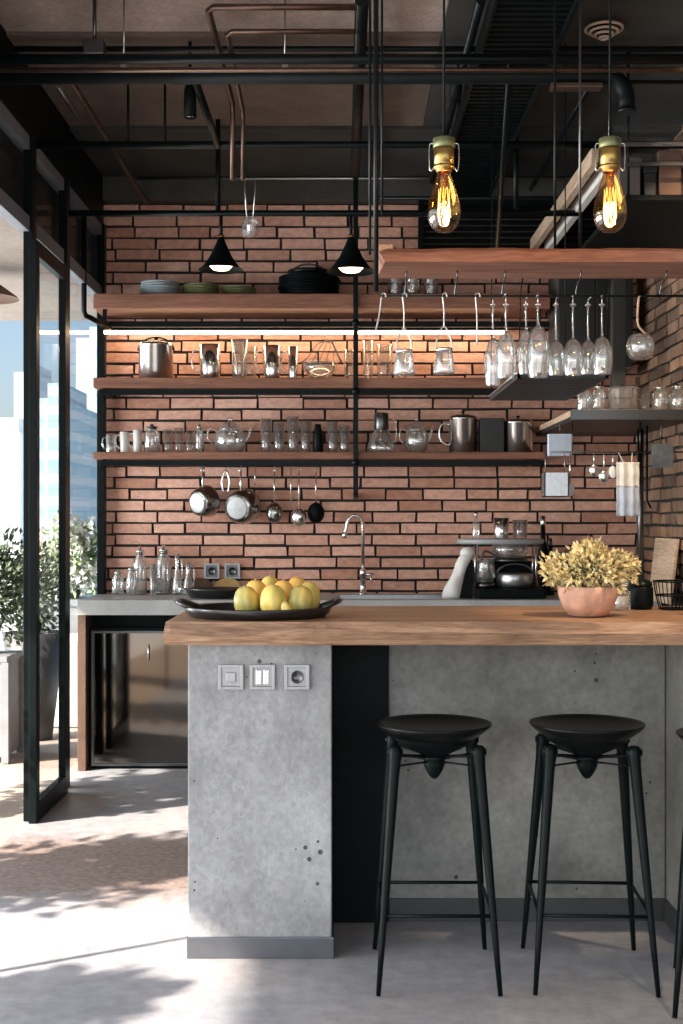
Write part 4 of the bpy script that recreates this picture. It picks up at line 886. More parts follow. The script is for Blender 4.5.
for xp, m_, lab in ((199, M_TERRA, 'round-ended reddish board leaning under the wall sockets'), (227, P('honey_wood', (.52,.33,.12), .5, noise=(10, .2)), 'honey coloured rounded board leaning beside the reddish one')):
    bm = NB(); r_ = .08; pts = [(-r_, 0), (r_, 0)] + [(r_*math.cos(a_), .035 + .06*math.sin(a_)) for a_ in [PI*k/16 for k in range(17)]]
    f1 = [bm.verts.new((x, 0, z)) for x, z in pts]; f2 = [bm.verts.new((x, .016, z)) for x, z in pts]; bm.faces.new(f1); bm.faces.new(f2)
    for k in range(len(pts)): bm.faces.new((f1[k], f1[(k+1) % len(pts)], f2[(k+1) % len(pts)], f2[k]))
    tag(obj('chopping_board', bm, m_, loc=(PX(xp, 7.48), 7.49, ZW+.001), rot=(-.25, 0, 0)), lab, 'board', 'boards leaning on the bricks')
# paper towel / folder stand
t = thing('towel_holder', 'white cloth roll slumped over a black stand left of the coffee maker', 'towel holder', (PX(460, 7.1), 7.1, ZW))
bm = NB(); vs = [(-.01, 0), (.065, 0), (.065, .215), (.045, .22)]
f1 = [bm.verts.new((x, -.05, z)) for x, z in vs]; f2 = [bm.verts.new((x, .06, z)) for x, z in vs]; bm.faces.new(f1); bm.faces.new(f2)
for k in range(4): bm.faces.new((f1[k], f1[(k+1) % 4], f2[(k+1) % 4], f2[k]))
obj('stand', bm, M_BLACKM, t)
bm = NB(); rows = []
for i in range(14):
    f = i/13; cx_ = -.050 + .088*f**1.3; z = .002 + .24*f; hw = .052 - .018*f + .006*math.sin(f*9)
    rows.append([bm.verts.new((cx_ + hw*math.cos(a_), -.02 + .045*math.sin(a_) + .004*math.sin(i+3*a_), z)) for a_ in [2*PI*k/18 for k in range(18)]])
for A, B in zip(rows, rows[1:]):
    for k in range(18): bm.faces.new((A[k], A[(k+1) % 18], B[(k+1) % 18], B[k])).smooth = True
bm.faces.new(rows[0]); bm.faces.new(rows[-1]); obj('cloth', bm, M_PAPER, t)
bm = NB(); ball(bm, (.040, -.02, .250), .042, .04, .035); obj('cloth_knot', bm, M_PAPER, t)
# coffee maker: black base, two burners, glass globes, round glass top
YM = 7.15
t = thing('coffee_maker', 'black and chrome coffee maker with glass vessels under a round top', 'coffee maker', (PX(504, YM), YM, ZW))
bm = NB(); box(bm, -.165, .215, -.14, .16, 0, .055, .012); box(bm, -.165, .19, .10, .16, .055, .20, .01); obj('base', bm, M_BLACKM, t)
bm = NB(); lathe(bm, [(0, .0), (.235, .0), (.245, .008), (.245, .022), (.235, .030), (0, .030)], 48, Matrix.Translation((-.02, .0, .300)) @ Matrix.Diagonal((1, .6, 1, 1))); obj('top_tray', bm, P('frosted_grey', (.33,.345,.355), .25), t)
for x_, y_ in ((-.155, .06), (.17, .06), (-.155, -.06), (.17, -.06)): bm = NB(); tube(bm, [(x_, y_, .05), (x_, y_, .303)], .005, 8); obj('leg', bm, M_STEEL, t)
bm = NB(); lathe(bm, [(0, 0), (.085, 0), (.10, .01), (.102, .075), (.098, .08), (0, .085)], 36, Matrix.Translation((.055, -.02, .056))); obj('steel_boiler', bm, M_STEELB, t)
bm = NB(); tube(bm, [(.055 + .10*math.cos(a_), -.05, .135 + .055*math.sin(a_)) for a_ in [PI*k/14 for k in range(15)]], .006, 8); obj('boiler_handle', bm, M_DSTEEL, t)
bm = NB(); lathe(bm, [(0, 0), (.08, 0), (.10, .02), (.10, .09), (.095, .09), (.09, .02), (0, .01)], 32, Matrix.Translation((.03, -.01, .223))); obj('upper_vessel', bm, M_GLASSH, t)
bm = NB(); lathe(bm, [(0, 0), (.10, 0), (.105, .01), (.08, .018), (0, .02)], 32, Matrix.Translation((.03, -.01, .203))); obj('vessel_stand', bm, M_DSTEEL, t)
bm = NB(); lathe(bm, [(0, 0), (.045, 0), (.060, .03), (.054, .10), (.05, .13), (.045, .13), (.05, .10), (.055, .03), (0, .006)], 30, Matrix.Translation((-.112, -.05, .090))); obj('glass_globe', bm, M_GLASSH, t)
bm = NB(); lathe(bm, [(0, 0), (.055, 0), (.055, .03), (0, .034)], 26, Matrix.Translation((-.112, -.05, .056))); obj('burner', bm, M_DSTEEL, t)
bm = NB(); tube(bm, smooth_pts([(-.13, -.02, .21), (-.11, -.02, .26), (-.05, -.02, .24), (.0, -.02, .25)]), .007, 8); obj('feed_tube', bm, M_DSTEEL, t)
ztp = ZW + .331
def onTop(fn): pass
bm = NB(); tumbler(bm, .046, .115, flare=1.1); tag(obj('steel_beaker', bm, M_STEEL, loc=(PX(501, YM-.03), YM-.03, ztp)), 'steel beaker on the coffee maker top, left of the glass one', 'beaker')
bm = NB(); tumbler(bm, .044, .105, flare=1.1); tag(obj('glass_beaker', bm, M_GLASSH, loc=(PX(520, YM+.0), YM+.0, ztp)), 'glass beaker on the coffee maker top, beside the steel one', 'beaker')
def bottle(label, xp, Y, z, r, h, m_, capm):
    t = thing('glass_bottle', label, 'bottle', (PX(xp, Y), Y, z), group='bottles beside the coffee maker')
    bm = NB(); lathe(bm, [(0, 0), (r*.92, 0), (r, .006), (r, h*.55), (r*.45, h*.70), (r*.38, h*.9), (0, h*.9)], 22); obj('bottle_body', bm, m_, t)
    bm = NB(); lathe(bm, [(r*.42, h*.88), (r*.5, h*.90), (r*.46, h), (0, h)], 16); obj('cap', bm, capm, t); return t
bottle('slim clear bottle standing on the coffee maker top at left', 476, 7.12, ztp, .022, .145, M_GLASSH, M_STEEL)
bottle('tall dark bottle on the worktop right of the coffee maker', 543, 7.44, ZW, .033, .46, M_BLACK, M_STEEL)
bottle('short dark bottle between coffee maker and potted plant', 550, 7.34, ZW, .025, .33, M_BLACK, M_DSTEEL)
for xp, h, r, lab in ((566, .27, .05, 'glass storage jar behind the left side of the potted plant'), (600, .22, .05, 'glass storage jar behind the middle of the potted plant'), (624, .24, .045, 'glass storage jar behind the right side of the potted plant')):
    t = thing('storage_jar', lab, 'jar', (PX(xp, 7.3), 7.3, ZW), group='jars behind the potted plant')
    bm = NB(); lathe(bm, [(0, 0), (r*.9, 0), (r, .01), (r, h*.75), (r*.8, h*.84), (r*.8-.003, h*.84), (r-.004, h*.74), (r-.004, .012), (0, .01)], 24); obj('jar_body', bm, M_GLASSH, t)
    bm = NB(); lathe(bm, [(r*.84, h*.83), (r*.84, h*.92), (r*.3, h*.95), (0, h)], 20); obj('lid', bm, M_STEELB, t)

# ------------------------------------------------------------------ cone lamps and crystal light
def cone_lamp(label, xp, yb, Y, R, H, ztop, lit, rot=0, energy=2.5):
    X, Z = PX(xp, Y), PZ(yb, Y)
    t = thing('cone_lamp', label, 'lamp', (X, Y, Z), (0, rot, 0), 'black cone lamps on the cross beam')
    bm = NB(); lathe(bm, [(R, 0), (R*.80, H*.10), (R*.48, H*.42), (R*.24, H*.78), (R*.16, H*.92), (R*.15, H*1.0), (0, H*1.0)], 36)
    lathe(bm, [(R, 0), (R*.77, H*.10), (R*.45, H*.42), (R*.21, H*.78), (0, H*.9)], 36); obj('shade', bm, M_BLACKM, t)
    bm = NB(); lathe(bm, [(0, -H*.02), (R*.34, H*.01), (R*.50, H*.12), (R*.34, H*.38), (0, H*.46)], 24); obj('bulb', bm, M_LAMPG if lit else M_GLASSH, t)
    bm = NB(); lathe(bm, [(0, H*.96), (.016, H*.96), (.016, H*1.08), (0, H*1.08)], 14); obj('socket', bm, M_BRASS, t)
    bm = NB(); tube(bm, [(0, 0, H*1.05), (0, 0, ztop - Z)], .009, 10); obj('stem', bm, M_BLACK, t)
    l_ = light('cone_lamp_light', 'SPOT', (X, Y, Z + H*.08), (0, .15, -1), energy*6, (1.0, .72, .45), spot_size=2.3, spot_blend=.8, shadow_soft_size=.03)
    l_.parent = t; l_.matrix_parent_inverse = Matrix(); l_.location = (0, 0, .012)
    return t
cone_lamp('left black cone lamp hanging above the olive plates', 221, 270, 6.45, .115, .165, 2.91, True, 0, 1.6)
cone_lamp('right black cone lamp hanging in front of the shelf post', 351, 272, 6.45, .125, .175, 2.91, True, 0, 1.0)
t = thing('crystal_pendant', 'small faceted glass pendant on two pale cords', 'pendant light', (PX(250, 5.62), 5.62, PZ(238, 5.62)))
bm = NB(); lathe(bm, [(0, 0), (.028, .006), (.036, .03), (.036, .07), (.022, .088), (0, .09)], 8, smooth=False); obj('crystal', bm, M_GLASSH, t)
bm = NB(); lathe(bm, [(0, .02), (.014, .03), (.018, .055), (0, .08)], 8, smooth=False); obj('inner_crystal', bm, M_STEEL, t)
for dx in (-.022, .022):
    bm = NB(); tube(bm, [(dx*.6, 0, .085), (dx, 0, .20), (dx*1.0, 0, .254)], .0028, 6); obj('cord', bm, M_STEELB, t)

# ------------------------------------------------------------------ Edison pendants
def edison(label, xp, Y):
    k = F/Y; X = PX(xp, Y); z0 = PZ(233, Y); H = 63/k; R = 16.8/k
    t = thing('pendant_bulb', label, 'pendant light', (X, Y, z0), group='amber bulbs over the bar')
    prof = [(0, 0), (R*.42, H*.02), (R*.76, H*.09), (R*.95, H*.20), (R, H*.32), (R*.95, H*.46), (R*.78, H*.63), (R*.56, H*.80), (R*.42, H*.93), (R*.38, H)]
    bm = NB(); lathe(bm, prof, 36); obj('glass_bulb', bm, M_BULB, t)
    fil = NB()
    for j in range(6):
        a_ = 2*PI*j/6 + .3; c_, s_ = math.cos(a_), math.sin(a_)
        tube(fil, [(c_*R*.22, s_*R*.22, H*.72), (c_*R*.44, s_*R*.44, H*.26)], .0006, 5)
        a2 = a_ + PI/6; tube(fil, [(c_*R*.44, s_*R*.44, H*.26), (math.cos(a2)*R*.32, math.sin(a2)*R*.32, H*.70)], .0006, 5)
    obj('filament', fil, M_FIL, t)
    bm = NB(); tube(bm, [(0, 0, H*.78), (0, 0, H*.98)], .004, 8); lathe(bm, [(0, H*.40), (.004, H*.42), (.003, H*.6), (.012, H*.78), (.012, H)], 12); obj('glass_stem', bm, M_BULB, t)
    g = 1/k
    bm = NB(); lathe(bm, [(R*.38, H*.96), (R*.46, H*.97), (R*.46, H), (R*.62, H+1.5*g), (R*.62, H+4*g), (R*.48, H+5*g), (R*.60, H+6*g), (R*.60, H+22*g), (R*.50, H+23*g), (0, H+23*g)], 28); obj('socket', bm, M_BRASS, t)
    bm = NB(); lathe(bm, [(R*.62, H+21.5*g), (R*.66, H+22*g), (R*.66, H+31*g), (R*.5, H+32*g), (0, H+32*g)], 28); obj('socket_cap', bm, M_BRASSG, t)
    for sx in (-1, 1): bm = NB(); tube(bm, smooth_pts([(sx*R*.60, 0, H+26*g), (sx*R*.86, 0, H+25*g), (sx*R*.88, 0, H+8*g), (sx*R*.80, 0, H-1*g), (sx*R*.60, 0, H+3*g)], 4), .0018, 6); obj('wire_clip', bm, M_STEEL, t)
    bm = NB(); tube(bm, [(0, 0, H+31*g), (0, 0, 3.398 - z0)], .0035, 8); obj('cord', bm, M_BLACKM, t)
    l_ = light('bulb_light', 'POINT', (0,0,0), (0,0,-1), 5, (1.0, .55, .22), shadow_soft_size=.02); l_.parent = t; l_.location = (0, 0, H*.4)
    return t
edison('left amber teardrop bulb in a brass socket', 444, 3.7)
edison('right amber teardrop bulb in a brass socket', 610, 3.7)

# ------------------------------------------------------------------ hanging plank with glassware
PYa, PYb, PZa, PZb = 4.20, 4.47, 2.207, 2.257
bm = NB(); rows = []; nx = 40; xL, xR = PX(378, 4.3), WX-.005
for i in range(nx+1):
    x = xL + (xR-xL)*i/nx; c = .003*math.sin(9*x) + .002*math.sin(31*x); d = .003*math.sin(14*x+1) + random.uniform(-.002, .002)
    sh = .0 if i else -.0
    rows.append([bm.verts.new(p) for p in ((x + (.02 if i == 0 else 0), PYa+c, PZa+.004), (x, PYa+c-.002, PZb-.012+d), (x + (.03 if i == 0 else 0), PYa+.008+c, PZb+d*.5), (x + (.01 if i == 0 else 0), PYb, PZb), (x, PYb, PZa))])
for A, B in zip(rows, rows[1:]):
    for k in range(5): bm.faces.new((A[k], A[(k+1) % 5], B[(k+1) % 5], B[k]))
bm.faces.new(rows[0]); bm.faces.new(rows[-1])
t = tag(obj('hanging_plank', bm, M_PLANK), 'thick red-brown plank hanging above the bar, hooks beneath', 'shelf')
bm = NB(); box(bm, xL-.012, xL+.05, 4.28, 4.44, PZb+.001, PZb+.03, .004); obj('end_cleat', bm, M_TANW, t)
HR, HYY = 2.137, 4.42
t = thing('glass_rail', 'black rail under the plank from which the glassware hangs', 'rail', (0, 0, 0))
bm = NB(); tube(bm, [(PX(380, HYY), HYY, HR), (WX-.01, HYY, HR)], .004, 8); obj('rod', bm, M_BLACK, t)
for xp in (405, 455, 502, 576, 660):
    bm = NB(); X = PX(xp, HYY); tube(bm, smooth_pts([(X, HYY-.09, PZa-.001), (X, HYY-.085, PZa-.02), (X+.003, HYY-.02, PZa-.03), (X, HYY-.006, HR+.02), (X, HYY, HR+.004)], 3), .003, 6); obj('bracket', bm, M_DSTEEL, t)
def s_hook(xp, zb, label, Y=HYY, bend=.0):
    X = PX(xp, Y); bm = NB(); L = HR - zb
    tube(bm, smooth_pts([(.010, -.004, -.004), (.008, -.003, .008), (0, 0, .0095), (-.005, 0, .0), (bend*.6, 0, -L*.4), (bend, 0, -L)], 4), .0028, 6)
    return tag(obj('hook', bm, M_STEELB, loc=(X, Y, HR)), label, 'hook', 'hooks on the rail above the bar')
def wineglass(label, xp, y_top, y_bot, rpx, ybowl, Y=HYY):
    k = F/Y; X = PX(xp, Y); z1_, z0_ = PZ(y_top, Y), PZ(y_bot, Y); H = z1_ - z0_; R = rpx/k
    t = thing('wine_glass', label, 'wine glass', (X, Y, z0_), group='wine glasses hanging over the bar')
    bh = (y_bot - ybowl)/k
    pr = [(R*.78, 0), (R*.93, bh*.2), (R, bh*.42), (R*.9, bh*.68), (R*.55, bh*.9), (.006, bh)]
    bm = NB(); lathe(bm, pr + [(max(a_-.002, .001), b_-.0015) for a_, b_ in reversed(pr)], 22); obj('bowl', bm, M_GLASSH, t)
    bm = NB(); lathe(bm, [(.006, bh-.003), (.0032, bh+.012), (.0032, H-.012), (.012, H-.003)], 12); obj('stem', bm, M_GLASSH, t)
    bm = NB(); lathe(bm, [(0, H-.004), (.012, H-.004), (R*.26, H-.001), (R*.26, H), (0, H)], 22); obj('foot', bm, M_GLASSH, t)
    return t
def flask(label, xp, y0, y1, rpx, Y=HYY):
    k = F/Y; X = PX(xp, Y); zt, z0_ = PZ(y0, Y), PZ(y1, Y); H = zt-z0_; R = rpx/k
    t = thing('hanging_flask', label, 'flask', (X, Y, z0_), group='conical flasks hanging over the bar')
    pr = [(0, 0), (R*.95, 0), (R, H*.05), (R*.75, H*.45), (R*.62, H*.5)]
    bm = NB(); lathe(bm, pr + [(max(a_-.003, 0), b_+.002) for a_, b_ in reversed(pr[1:])] + [(0, .004)], 24); obj('flask_body', bm, M_GLASSH, t)
    bm = NB(); lathe(bm, [(R*.72, H*.47), (R*.78, H*.48), (R*.78, H*.53), (R*.70, H*.54)], 24); obj('band', bm, M_STEEL, t)
    bm = NB(); tube(bm, smooth_pts([(-R*.72, 0, H*.52), (-R*.6, 0, H*.75), (0, 0, H), (R*.6, 0, H*.75), (R*.72, 0, H*.52)]), .0028, 6); obj('carrying_wire', bm, M_STEELB, t)
    return t
flask('left hanging conical flask with a steel band', 404, 328, 375, 11); s_hook(404, PZ(330, HYY), 'hook holding the left conical flask')
flask('right hanging conical flask with a steel band', 444, 326, 374, 11); s_hook(444, PZ(328, HYY), 'hook holding the right conical flask')
bm = NB(); tube(bm, smooth_pts([(.010, -.004, -.004), (.008, -.003, .008), (0, 0, .0095), (-.005, 0, .0), (-.012, 0, -.06), (-.028, 0, -.13)], 4), .003, 6); tag(obj('hook', bm, M_STEELB, loc=(PX(383, HYY), HYY, HR)), 'long bent hook at the left end of the rail, holding nothing', 'hook', 'hooks on the rail above the bar')
s_hook(477, PZ(345, HYY), 'long empty hook between flask and wine glasses')
WG = [(493, 338, 385, 8, 4.42, 'low wine glass at the left end of the cluster, over the tray edge'), (506, 331, 378, 9.5, 4.36, 'wine glass second from the left of the cluster'), (526, 330, 374, 8, 4.46, 'narrow wine glass third from the left'),
      (538, 325, 377, 11, 4.38, 'large wine glass hanging highest, near the middle of the cluster'), (556, 340, 375, 8.5, 4.46, 'small wine glass right of the large one'), (573, 338, 375, 9.5, 4.40, 'wine glass with a round bowl in the right half of the cluster'),
      (588, 340, 374, 8.5, 4.48, 'wine glass second from the right of the cluster'), (602, 336, 374, 9.5, 4.40, 'wine glass at the right end of the cluster, before the steel pole')]
for xp, yt, yb, rp, Yq, lab in WG:
    wineglass(lab, xp, 304, yb, rp*1.12, yt, Yq); bm = NB(); zt = PZ(304, Yq)
    tube(bm, [(0, 0, HR - .003), (0, 0, zt)], .0022, 6); box(bm, -.005, .005, -.005, .005, zt-.004, zt+.002, .001)
    if abs(Yq-HYY) > .005: tube(bm, [(0, 0, HR-.003), (0, HYY-Yq, HR-.003)], .0022, 6)
    tag(obj('glass_clip', bm, M_STEELB, loc=(PX(xp, Yq), Yq, 0)), 'steel clip holding the ' + lab.split(',')[0].replace(' at the left end of the cluster', ' farthest left').replace(' at the right end of the cluster', ' farthest right').replace(' in the right half of the cluster', ''), 'clip', 'clips on the rail above the bar')
# round hanging bowl glass at right
k = F/HYY; t = thing('hanging_globe', 'round glass globe hanging alone at the right on a curved strap', 'glass', (PX(640, HYY), HYY, PZ(360, HYY)))
bm = NB(); pr = [(0, 0), (.03, .003), (.046, .025), (.048, .05), (.042, .075), (.030, .088)]
lathe(bm, pr + [(max(a_-.003, 0), b_+.001) for a_, b_ in reversed(pr)], 26); obj('globe', bm, M_GLASSH, t)
bm = NB(); tube(bm, smooth_pts([(.03, 0, .085), (.01, 0, .10), (-.008, 0, .13), (-.005, 0, .21), (0, 0, HR - PZ(360, HYY))]), .004, 8); obj('strap', bm, M_TANW, t)
# dark slatted glass tray below the wine glasses
ZT = 1.868
t = thing('hanging_tray', 'black slatted metal tray hanging under the wine glasses', 'tray', (0, 0, 0))
bm = NB(); x0, x1, y0, y1 = .627, .95, 4.53, 5.38
box(bm, x0, x0+.012, y0, y1, ZT-.004, ZT+.014); box(bm, x1-.012, x1, y0, y1, ZT-.004, ZT+.014); box(bm, x0, x1, y0, y0+.012, ZT-.004, ZT+.014); box(bm, x0, x1, y1-.012, y1, ZT-.004, ZT+.014); obj('tray_frame', bm, M_SIGNB, t)
bm = NB(); y = y0+.03
while y < y1-.02: box(bm, x0+.012, x1-.012, y, y+.045, ZT-.003, ZT+.003); y += .055
obj('slats', bm, M_SIGNB, t)
for x_, y_ in ((x0+.006, y0+.006), (x1-.006, y0+.006), (x0+.006, y1-.006), (x1-.006, y1-.006)):
    bm = NB(); tube(bm, [(x_, y_, ZT), (x_, y_, 3.227 if x_ < .8 else 3.38)] if y_ > 5 else [(x_, y_, ZT), (x_, y_-.02, 2.15), (x_, PYb-.02, PZa-.003)], .0025, 6); obj('hanger_rod', bm, M_BLACK, t)
bm = NB(); tube(bm, [(x0-.004, y0, ZT+.014), (x0-.004, y1, ZT+.014)], .004, 6); obj('edge_wire', bm, M_STEELB, t)
bm = NB(); lathe(bm, [(0, 0), (.004, 0), (.004, .05)], 8); bm.free()

# ------------------------------------------------------------------ right hand side: bracket shelf, cabinet, hanging things
RZ = 1.905
t = thing('side_shelf', 'dark edged corner shelf under the stacked glass jars', 'shelf', (0, 0, 0))
bm = NB(); box(bm, 1.14, WX-.006, 6.32, 7.545, RZ-.03, RZ, .003); obj('board', bm, M_TANW, t)
bm = NB(); box(bm, 1.135, WX-.006, 6.295, 6.319, RZ-.05, RZ+.002, .002); obj('front_edge', bm, M_DSTEEL, t)
bm = NB(); box(bm, 1.15, WX-.006, 6.33, 7.545, RZ-.05, RZ-.031, .002); obj('underside', bm, M_SIGNB, t)
G = 'glass jars on the corner shelf'
for xa, xb_, yt, lab, f in ((577, 592, 386, 'squat glass jar at the left end of the corner shelf', 0), (592, 606, 384, 'glass jar second from the left on the corner shelf', 0), (608, 637, 384, 'wide glass casserole in the middle of the corner shelf', 1), (640, 650, 394, 'small tilted glass dish near the casserole', 2), (652, 668, 385, 'glass jar right of the small dish', 0), (668, 690, 384, 'wide glass jar cut off at the right edge', 0)):
    if f == 0: g_jar(lab, xa, xb_, yt, 6.4, RZ, G)
    elif f == 1: s_pot(lab, xa, xb_, yt, 6.4, RZ, G, lid=True, name='glass_casserole', cat='casserole', m=M_GLASSH)
    else: g_tumbler(lab, xa, xb_, yt, 6.4, RZ, G, name='glass_dish', cat='dish')
# utensil rail below corner shelf
UZ, UY = PZ(452, 6.4), 6.40
t = thing('utensil_rail', 'thin steel rail with utensils under the corner shelf', 'rail', (0, 0, 0))
bm = NB(); tube(bm, [(1.05, UY, UZ), (WX-.01, UY, UZ)], .004, 8); obj('rod', bm, M_DSTEEL, t)
for X in (1.16, 1.5):
    bm = NB(); tube(bm, [(X, UY, UZ), (X, UY, RZ-.05)], .003, 6); obj('hanger', bm, M_DSTEEL, t)
def utensil(label, xp, y1, wpx, name='serving_spoon', m_=None, Y=UY):
    X = PX(xp, Y); zb = PZ(y1, Y); t = thing(name, label, 'spoon', (X, Y, UZ), group='utensils under the corner shelf'); L = UZ - zb
    bm = NB(); tube(bm, [(0, 0, .004), (0, 0, -L+.05)], [.003, .004], 8); obj('handle', bm, M_STEEL, t)
    bm = NB(); ball(bm, (0, 0, -L+.03), wpx/2/199, .008, .032); obj('spoon_bowl', bm, m_ or M_STEEL, t)
utensil('steel spoon, leftmost of three under the corner shelf', 594, 476, 9); utensil('steel spoon in the middle of three under the corner shelf', 604, 482, 11); utensil('small white spoon beside the hanging cloth', 613, 478, 9, m_=M_WHITE)
utensil('white spatula hanging beside the steel basket', 570, 496, 9, name='spatula', m_=M_WHITE)
# hanging cloth
t = thing('hanging_towel', 'white and pale blue towel hanging beside the steel pole', 'towel', (PX(628, 6.36), 6.36, 0))
def cloth(bm, x0, x1, z0, z1, th=.006):
    A = []; B = []
    for i in range(13):
        x = x0 + (x1-x0)*i/12
        A.append([bm.verts.new((x, .008*math.sin(i*1.3)+.004*math.sin(j), z1 + (z0-z1)*j/10)) for j in range(11)])
        B.append([bm.verts.new((x, th+.008*math.sin(i*1.3)+.004*math.sin(j), z1 + (z0-z1)*j/10)) for j in range(11)])
    for G_ in (A, B):
        for i in range(12):
            for j in range(10): bm.faces.new((G_[i][j], G_[i+1][j], G_[i+1][j+1], G_[i][j+1])).smooth = True
    for i in range(12):
        bm.faces.new((A[i][0], A[i+1][0], B[i+1][0], B[i][0])); bm.faces.new((A[i][10], A[i+1][10], B[i+1][10], B[i][10]))
    for j in range(10):
        bm.faces.new((A[0][j], A[0][j+1], B[0][j+1], B[0][j])); bm.faces.new((A[12][j], A[12][j+1], B[12][j+1], B[12][j]))
    return bm
hw = .057
obj('upper_fold', cloth(NB(), -hw, hw, PZ(487, 6.36), PZ(462, 6.36)), M_PAPER, t)
obj('lower_fold', cloth(NB(), -hw, hw, PZ(516, 6.36), PZ(487, 6.36)+.002, .004), M_BLUEC, t)
bm = NB(); tube(bm, [(-.02, .004, PZ(463, 6.36)), (-.04, UY-6.36, UZ)], .002, 6); tube(bm, [(.02, .004, PZ(463, 6.36)), (.03, UY-6.36, UZ)], .002, 6); obj('loops', bm, M_PAPER, t)
# wire box baskets
def hang_box(label, xa, xb_, ya, yb, Y, m_):
    x0, x1 = PX(xa, Y), PX(xb_, Y); z1_, z0_ = PZ(ya, Y), PZ(yb, Y)
    t = thing('hanging_basket', label, 'basket', ((x0+x1)/2, Y, z0_), group='metal baskets under the corner shelf'); w_ = (x1-x0)/2; h = z1_-z0_
    bm = NB(); frame_x(bm, -w_, w_, -.05, -.045, 0, h, .006); frame_x(bm, -w_, w_, .045, .05, 0, h, .006); box(bm, -w_, -w_+.005, -.05, .05, 0, h); box(bm, w_-.005, w_, -.05, .05, 0, h); box(bm, -w_, w_, -.05, .05, 0, .005); obj('frame', bm, M_STEELB, t)
    bm = NB(); box(bm, -w_+.006, w_-.006, -.048, -.046, .006, h-.006); obj('front_panel', bm, m_, t)
    bm = NB(); tube(bm, [(-w_*.8, 0, h-.005), (-w_*.8, 0, UZ-z0_)], .002, 6); tube(bm, [(w_*.8, 0, h-.005), (w_*.8, 0, UZ-z0_)], .002, 6); obj('wires', bm, M_STEELB, t)
hang_box('brushed metal basket hanging low at the left under the corner shelf', 543, 567, 473, 497, 6.40, M_STEELB)
bm = NB(); box(bm, PX(548, 6.5), PX(571, 6.5), 6.48, 6.52, PZ(456, 6.5), PZ(434, 6.5), .003)
t = tag(obj('glass_box', bm, M_BLUEC), 'pale blue-grey box above the brushed metal basket', 'box')
bm = NB(); X = PX(560, 6.5); tube(bm, [(X, 6.5, PZ(434, 6.5)), (X, 6.5, RZ-.05)], .003, 6); obj('hanger', bm, M_DSTEEL, t)
bm = NB(); box(bm, PX(651, 6.3), PX(672, 6.3), 6.28, 6.29, PZ(468, 6.3), PZ(444, 6.3), .001)
t = tag(obj('metal_panel', bm, M_GREYB), 'square grey ribbed panel hanging right of the steel pole', 'panel')
bm = NB()
for q in range(8): x = PX(652.5+q*2.5, 6.28); tube(bm, [(x, 6.279, PZ(467, 6.28)), (x, 6.279, PZ(445, 6.28))], .0018, 5)
obj('ribs', bm, M_GREYB, t)
bm = NB(); tube(bm, [(PX(661, 6.285), 6.285, PZ(444, 6.285)), (PX(661, 6.285), 6.295, RZ-.045)], .003, 6); obj('hanger', bm, M_DSTEEL, t)
# steel pole between worktop and corner shelf
bm = NB(); Yp = 6.98; X = PX(640.5, Yp); tube(bm, [(X, Yp, .926), (X, Yp, RZ-.05)], .017, 14)
tag(obj('support_pole', bm, M_DSTEEL), 'steel pole holding up the corner shelf', 'pole')
bm = NB(); X = PX(647, 6.7); tube(bm, [(X, 6.7, RZ-.05), (X, 6.7, PZ(500, 6.7)), (X+.02, 6.7, PZ(508, 6.7))], .006, 8); tag(obj('cable', bm, M_BLACKM), 'short black cable hanging beside the steel pole', 'cable')
# dark wall cabinet behind the glasses
t = thing('wall_cabinet', 'dark wall cabinet behind the hanging wine glasses', 'cabinet', (0, 0, 0))
bm = NB(); box(bm, 1.225, 1.66, 7.25, 7.545, 2.22, 2.86, .003); obj('cabinet_body', bm, M_BOXD, t)
for a_, b_ in ((1.235, 1.44), (1.447, 1.65)):
    bm = NB(); box(bm, a_, b_, 7.236, 7.25, 2.23, 2.85, .003); d_ = obj('door', bm, M_SIGNB, t)
bm = NB(); box(bm, PX(612, 6.9), PX(625, 6.9), 6.88, 6.95, PZ(395, 6.9)+.03, 3.39, .003)
tag(obj('steel_upright', bm, M_BOXD2), 'dark steel upright left of the hanging globe', 'post')
# receding beams in the upper right
for xo, m_, lab, dz in ((1.12, M_TANW, 'tan timber joist sloping away above the plank', 0), (1.20, P('white_painted_timber', (.60,.58,.54), .7, noise=(6, .15)), 'white painted joist beside the tan one', -.015)):
    bm = NB(); box(bm, xo-.018, xo+.018, 5.62, 7.45, 2.93+dz, 3.0+dz, .003)
    tag(obj('timber_joist', bm, m_), lab, 'joist', 'timber joists in the upper right')
# storage shelf high on the right wall
t = thing('high_shelf', 'dark storage shelf high on the right wall', 'shelf', (0, 0, 0))
bm = NB(); box(bm, 1.23, WX-.006, 5.5, 6.6, 2.74, 2.765, .002); obj('board', bm, M_BLACKM, t)
bm = NB(); tube(bm, [(1.24, 5.51, 2.765), (1.24, 5.51, 3.395)], .006, 6); obj('hanger_rod', bm, M_BLACKM, t); bm = NB(); tube(bm, [(1.24, 6.58, 2.765), (1.24, 6.58, 3.395)], .006, 6); obj('hanger_rod', bm, M_BLACKM, t)
for xa, xb_, yt, lab, m_ in ((620, 641, 157, 'charcoal storage box at the left of the high shelf', M_BOXD), (645, 657, 165, 'narrow dark box in the middle of the high shelf', M_SIGNB), (660, 682, 150, 'brown storage box at the right of the high shelf', P('brown_card', (.16,.09,.065), .85, noise=(8, .2)))):
    Yq = 5.6; t = thing('storage_box', lab, 'box', (PX((xa+xb_)/2, Yq), 5.75, 2.7655), group='storage boxes on the high shelf'); w_ = (PX(xb_, Yq)-PX(xa, Yq))/2; h = PZ(yt, Yq)-2.765
    bm = NB(); box(bm, -w_, w_, -.14, .14, 0, h*.8, .004); obj('box_body', bm, m_, t)
    bm = NB(); box(bm, -w_-.004, w_+.004, -.144, .144, h*.8, h, .004); obj('lid', bm, m_, t)
